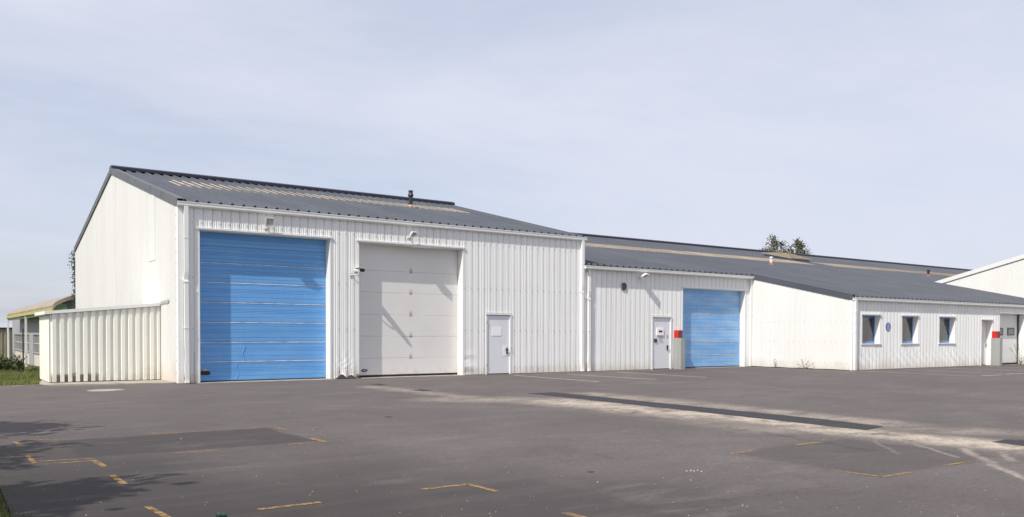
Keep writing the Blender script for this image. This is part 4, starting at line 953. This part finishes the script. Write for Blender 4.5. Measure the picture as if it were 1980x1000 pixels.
bar(p.x-0.018, p.z+0.10, p.x-0.008, p.z-0.02, 0.028); bar(p.x-0.012, p.z+0.045, p.x+0.06, p.z+0.045, 0.020); bar(p.x-0.015, p.z-0.02, p.x+0.07, p.z-0.02, 0.022); bar(p.x+0.062, p.z-0.02, p.x+0.095, p.z-0.11, 0.022)
m.build('wheelchair_symbol', M_SIGNW, sg)
# concrete bollards with red heads
def bollard(x0, x1, y0, y1, zt, rx0, rx1, ry0, ry1, rzt, label):
    t = thing('concrete_bollard', label, 'bollard', ((x0+x1)/2, (y0+y1)/2, 0), 'bollards with red heads beside the doors')
    c = 0.02; m = MB()
    m.prism([(x0+c, y0, 0), (x1-c, y0, 0), (x1, y0+c, 0), (x1, y1, 0), (x0, y1, 0), (x0, y0+c, 0)], (0, 0, zt)); m.build('post', M_CONC, t)
    m = MB(); m.box(rx0, rx1, ry0, ry1, zt+0.001, rzt); r = m.build('red_head', M_RED, t)
    m = MB(); m.box(rx0+0.004, rx1-0.004, ry0-0.006, ry0-0.001, zt+0.006, rzt-0.006); m.build('shade_plate', M_REDSHADE, r)  # thin dark red plate paints the shaded front face onto the head
bollard(19.55, 19.85, -0.44, -0.05, 1.28, 19.57, 19.82, -0.30, -0.06, 1.60, 'concrete bollard with red head beside the chalky blue door')
bollard(35.70, 36.0, YW-0.44, YW-0.05, 1.30, 35.72, 35.97, YW-0.32, YW-0.07, 1.62, 'concrete bollard with red head by the off-white wing doors')
# manhole cover and litter on the yard
p = on_z(205, 755); m = MB(); m.lathe((p.x, p.y, -0.01), [(0.42, 0), (0.42, 0.018), (0.38, 0.020), (0.375, 0.014), (0.36, 0.014), (0.355, 0.020)], 36, 0); tag(m.build('manhole_cover', M_SLAB), 'round pale manhole cover in front of the cream enclosure', 'manhole cover')
p = on_z(428, 1003); m = MB(); m.tube([(p.x-0.03, p.y, 0.022), (p.x-0.015, p.y+0.005, 0.026), (p.x+0.01, p.y, 0.020), (p.x+0.03, p.y+0.01, 0.024)], [0.020, 0.025, 0.018, 0.024], 10); tag(m.build('crushed_can', M_BOTTLE), 'small crushed dark green can lying on the near asphalt', 'litter')

# ------------------------------------------------------------------ plants
def leaves_mesh(name, centres, size, mat, up=0.3):
    n = len(centres); c = np.asarray(centres, float)
    d = rng.normal(size=(n, 3)); d /= np.linalg.norm(d, axis=1)[:, None]
    e = rng.normal(size=(n, 3)); e[:, 2] += up; e -= (e*d).sum(1)[:, None]*d; e /= np.linalg.norm(e, axis=1)[:, None]
    s = size*rng.uniform(0.55, 1.3, n)[:, None]
    v = np.empty((n, 4, 3)); v[:, 0] = c-e*s; v[:, 1] = c+d*s*0.42; v[:, 2] = c+e*s; v[:, 3] = c-d*s*0.42
    me = bpy.data.meshes.new(name); me.from_pydata(v.reshape(-1, 3).tolist(), [], [(4*i, 4*i+1, 4*i+2, 4*i+3) for i in range(n)]); me.materials.append(mat); return me
def tree(base, height, spread, nclump, per, leaf, label, group, crown_lo=0.35, mat=None, droop=0.0, cr_=(0.16, 0.34)):
    base = Vector(base); t = thing('tree', label, 'tree', tuple(base), group)
    m = MB(); trunk = [base + Vector((0.05*height*math.sin(k*0.9)*0.3, 0.03*height*math.cos(k*1.3)*0.3, height*0.85*k/6)) for k in range(7)]
    r0 = height*0.022; m.tube(trunk, [r0*(1-0.13*k) for k in range(7)], 9)
    cl = []
    for k in range(nclump):
        h = crown_lo + (1-crown_lo)*(k+0.5)/nclump; a = k*2.4+random.uniform(-0.4, 0.4)
        rr = spread*math.sin(math.pi*min(0.97, 0.18+0.80*(h-crown_lo)/(1-crown_lo)))*random.uniform(0.1, 1.3); h += random.uniform(-0.05, 0.04)
        c = base + Vector((rr*math.cos(a), rr*math.sin(a), height*h)); cl.append((c, spread*random.uniform(*cr_)))
        i = min(5, int(h*0.8*6)); s = trunk[max(0, i-1)]
        m.tube([s, s.lerp(c, 0.5)+Vector((0, 0, 0.06*height*random.random())), c], [r0*0.35, r0*0.2, r0*0.06], 5)
    m.build('trunk', M_BARK, t)
    pts = []
    for c, r in cl:
        q = rng.normal(size=(per, 3))*np.array([r, r, r*0.9])*0.62 + np.array(c)
        if droop: q[:, 2] -= droop*np.abs(rng.normal(size=per))*r
        pts.append(q)
    link('crown', leaves_mesh('crown', np.concatenate(pts), leaf, mat or M_LEAF), t)
    t.children[-1].matrix_parent_inverse = Matrix.Translation(-t.location) if t.children[-1].parent is None else t.children[-1].matrix_parent_inverse
    return t
for (u, v, y, hh, sp, lb) in ((1497, 466, 32, 0, 2.7, 'larger tree crown rising behind the low hall ridge'), (1543, 470, 34, 0, 2.3, 'smaller tree crown beside the larger one behind the ridge')):
    p = on_y(u, v, y); gb = gz(p.x, y); tree((p.x, y, gb), p.z-gb, sp, 46, 85, 0.13, lb, 'trees behind the low hall', 0.60, M_LEAF, 0.4, (0.10, 0.24))
# the trees along the left edge of the yard whose shade falls on the asphalt
for (x, y, h, sp, lb) in ((-10.6, -12.0, 6.6, 2.2, 'tree beside the yard, nearest the enclosure'), (-10.4, -15.2, 5.6, 1.7, 'slimmer tree beside the yard, between the two wider ones'), (-10.7, -18.2, 6.3, 1.8, 'tree beside the yard, nearest the camera')):
    tree((x, y, -0.05), h, sp, 22, 150, 0.16, lb, 'trees along the left edge of the yard', 0.42)
def bush(u, v, y, h, w, n, label, leaf=0.07, mat=None, group='bushes in front of the grey building'):
    p = on_y(u, v, y); b = Vector((p.x, y, gz(p.x, y)-0.03)); t = thing('bush', label, 'bush', tuple(b), group)
    m = MB(); pts = []
    for k in range(16):
        a = random.uniform(0, 6.28); rr = w*random.uniform(0.2, 1.0); tip = b+Vector((rr*math.cos(a), 0.6*rr*math.sin(a), h*random.uniform(0.5, 1.0)))
        mid = b.lerp(tip, 0.5)+Vector((0, 0, 0.1*h)); m.tube([b, mid, tip], [0.012, 0.008, 0.003], 4, cap=False)
        for j in range(n//16):
            q = random.random()**0.7; c = b.lerp(mid, q*2) if q < 0.5 else mid.lerp(tip, q*2-1)
            pts.append((c.x+random.gauss(0, 0.09*w+0.03), c.y+random.gauss(0, 0.09*w+0.03), max(b.z+0.03, c.z+random.gauss(0, 0.05))))
    m.build('stems', M_STEM, t); o = link('foliage', leaves_mesh('foliage', pts, leaf, mat or M_BUSH), t); return t
bush(4, 700, 17.0, 0.85, 0.70, 1100, 'dense dark bush at the left edge below the brown shed')
bush(24, 705, 15.5, 0.60, 0.40, 600, 'dark bush between the two white posts')
bush(37, 708, 14.0, 0.85, 0.24, 260, 'loose leafy bush beside the dark fence post', 0.06)
bush(70, 708, 13.0, 0.32, 0.35, 300, 'low weedy bush against the cream enclosure', 0.05)
def weed(pos, h, label, n=3, lean=0.3, group='weeds at the wall foot', leafn=26, mat=None):
    b = Vector(pos); t = thing('weed', label, 'weed', tuple(b), group); m = MB(); pts = []
    for k in range(n):
        a = (k/(max(1, n-1))-0.5)*2*lean + random.uniform(-0.05, 0.05) if n > 1 else 0.05
        tip = b + Vector((-0.05, math.sin(a)*h, math.cos(a)*h*random.uniform(0.75, 1))); mid = b.lerp(tip, 0.5)+Vector((-0.02, random.uniform(-0.03, 0.03), 0))
        m.tube([b, mid, tip], [0.007, 0.006, 0.003], 5, cap=False)
        for j in range(leafn):
            q = random.random(); c = b.lerp(tip, q**1.3); pts.append((c.x-random.random()*0.04, c.y+random.gauss(0, 0.018+0.03*(1-q)), c.z+random.gauss(0, 0.02)+0.01))
    m.build('stems', M_STEM, t); link('foliage', leaves_mesh('foliage', pts, 0.026, mat or M_WEED), t); return t
p = on_x(1500, 711, X2-0.10); weed((X2-0.10, p.y, 0), 0.40, 'upright dry weed at the foot of the bright wing side wall', 2, 0.12)
p = on_x(1558, 713, X2-0.10); weed((X2-0.10, p.y, 0), 0.50, 'two-armed dry weed at the foot of the bright wing side wall', 4, 0.95)
p = on_y(1974, 701, YW-0.20); weed((p.x, YW-0.2, 0), 1.15, 'tall straggly weed by the off-white door at the right edge', 6, 0.5, leafn=55, mat=M_WEED)
p = on_y(706, 730, -0.1); weed((5.42, -0.12, 0), 0.16, 'tiny weed tuft at the left foot of the grey-white door', 5, 0.9, mat=M_BUSH)
# ivy at the rear corner of the tall hall
iv = thing('ivy', 'ivy climbing the rear corner of the tall hall gable', 'ivy', (-0.05, D1+0.05, gz(0, 19)))
m = MB(); pts = []
for k in range(5):
    x = 0.02+0.02*k; path = [(x-0.05+0.10*math.sin(k+j*1.3), D1+0.06+0.05*math.sin(j*2.0+k), -0.4+j*0.75) for j in range(8)]
    m.tube(path, 0.012, 5, cap=False)
    for (a, b, c) in path[1:]:
        nn = 30 if c > 1.5 else 22
        dens = 1.0+0.8*math.sin(c*3.1+k)
        for j in range(int(nn*max(0.15, dens))): pts.append((a-0.0+random.gauss(0, 0.065), b+0.05+abs(random.gauss(0, 0.10)), c+random.uniform(-0.4, 0.4)))
for j in range(90): pts.append((-0.10+random.gauss(0, 0.09), D1+0.15+random.gauss(0, 0.1), 4.75+random.gauss(0, 0.18)))
m.build('stems', M_BARK, iv); link('foliage', leaves_mesh('foliage', pts, 0.06, M_IVY), iv)

# grass: blades on the verge and on the patch beyond the kerb
def grass(n, fx, fy, hmin, hmax, wid, keep):
    x = rng.uniform(*fx, n); y = rng.uniform(*fy, n); k = keep(x, y); x, y = x[k], y[k]; n = len(x)
    z = np.array([gz(a, b) for a, b in zip(x, y)]); h = rng.uniform(hmin, hmax, n)*(0.7+0.5*np.sin(x*2.3)*np.sin(y*1.7)); a = rng.uniform(0, 6.28, n); b = rng.uniform(0, 6.28, n)
    v = np.empty((n, 3, 3)); dx, dy = np.cos(a)*wid, np.sin(a)*wid
    v[:, 0] = np.stack([x-dx, y-dy, z-0.01], 1); v[:, 1] = np.stack([x+dx, y+dy, z-0.01], 1); v[:, 2] = np.stack([x+np.cos(b)*h*0.5, y+np.sin(b)*h*0.5, z+h], 1)
    return v.reshape(-1, 3)
V = [grass(52000, (-7.5, -1.2), (1.3, 13), 0.05, 0.16, 0.008, lambda x, y: ~((x > -3.25) & (y < 4.7)) & (x < -1.3+0*y) & ~((x > -4.7) & (y < 1.45))),
     grass(26000, (-6.5, -0.4), (12, 26), 0.08, 0.26, 0.014, lambda x, y: x < -0.4),
     grass(16000, (-7.2, -5.30), (-19.5, -12), 0.03, 0.10, 0.006, lambda x, y: x < -5.36+0.05*np.sin(y*5))]
V = np.concatenate(V)
me = bpy.data.meshes.new('grass'); me.from_pydata(V.tolist(), [], [(3*i, 3*i+1, 3*i+2) for i in range(len(V)//3)]); me.materials.append(M_GRASS)
tag(link('grass', me), 'short mown grass beyond the kerb and along the verge', kind='stuff')
# loose pale stones on the asphalt
m = MB()
for k in range(330):
    u = random.uniform(0, 1980); v = 735+265*random.random()**0.8; p = on_z(u, v)
    if p.y > -0.6 or p.x > 24 and p.y > YW-0.4: continue
    r = random.uniform(0.003, 0.007)*(1.0 if k % 12 else 1.7); n = len(m.v); a = random.random()*3
    m.v += [(p.x+r*math.cos(a), p.y+r*math.sin(a), 0.001), (p.x+r*math.cos(a+2.1), p.y+r*math.sin(a+2.1), 0.001), (p.x+r*math.cos(a+4.2), p.y+r*math.sin(a+4.2), 0.001), (p.x, p.y, r*1.1)]
    for q in ((0, 1, 3), (1, 2, 3), (2, 0, 3)): m.f.append(tuple(n+i for i in q)); m.m.append(0)
for (u, v) in ((985, 911), (990, 912), (996, 910.5), (978, 912), (1002, 913)):
    p = on_z(1336+(u-985)*1.2, v); m.lathe((p.x, p.y, 0), [(0.010, 0), (0.012, 0.006), (0.006, 0.012)], 7)
tag(m.build('loose_stones', M_STONE), 'scattered pale stones and grit on the asphalt', kind='stuff')
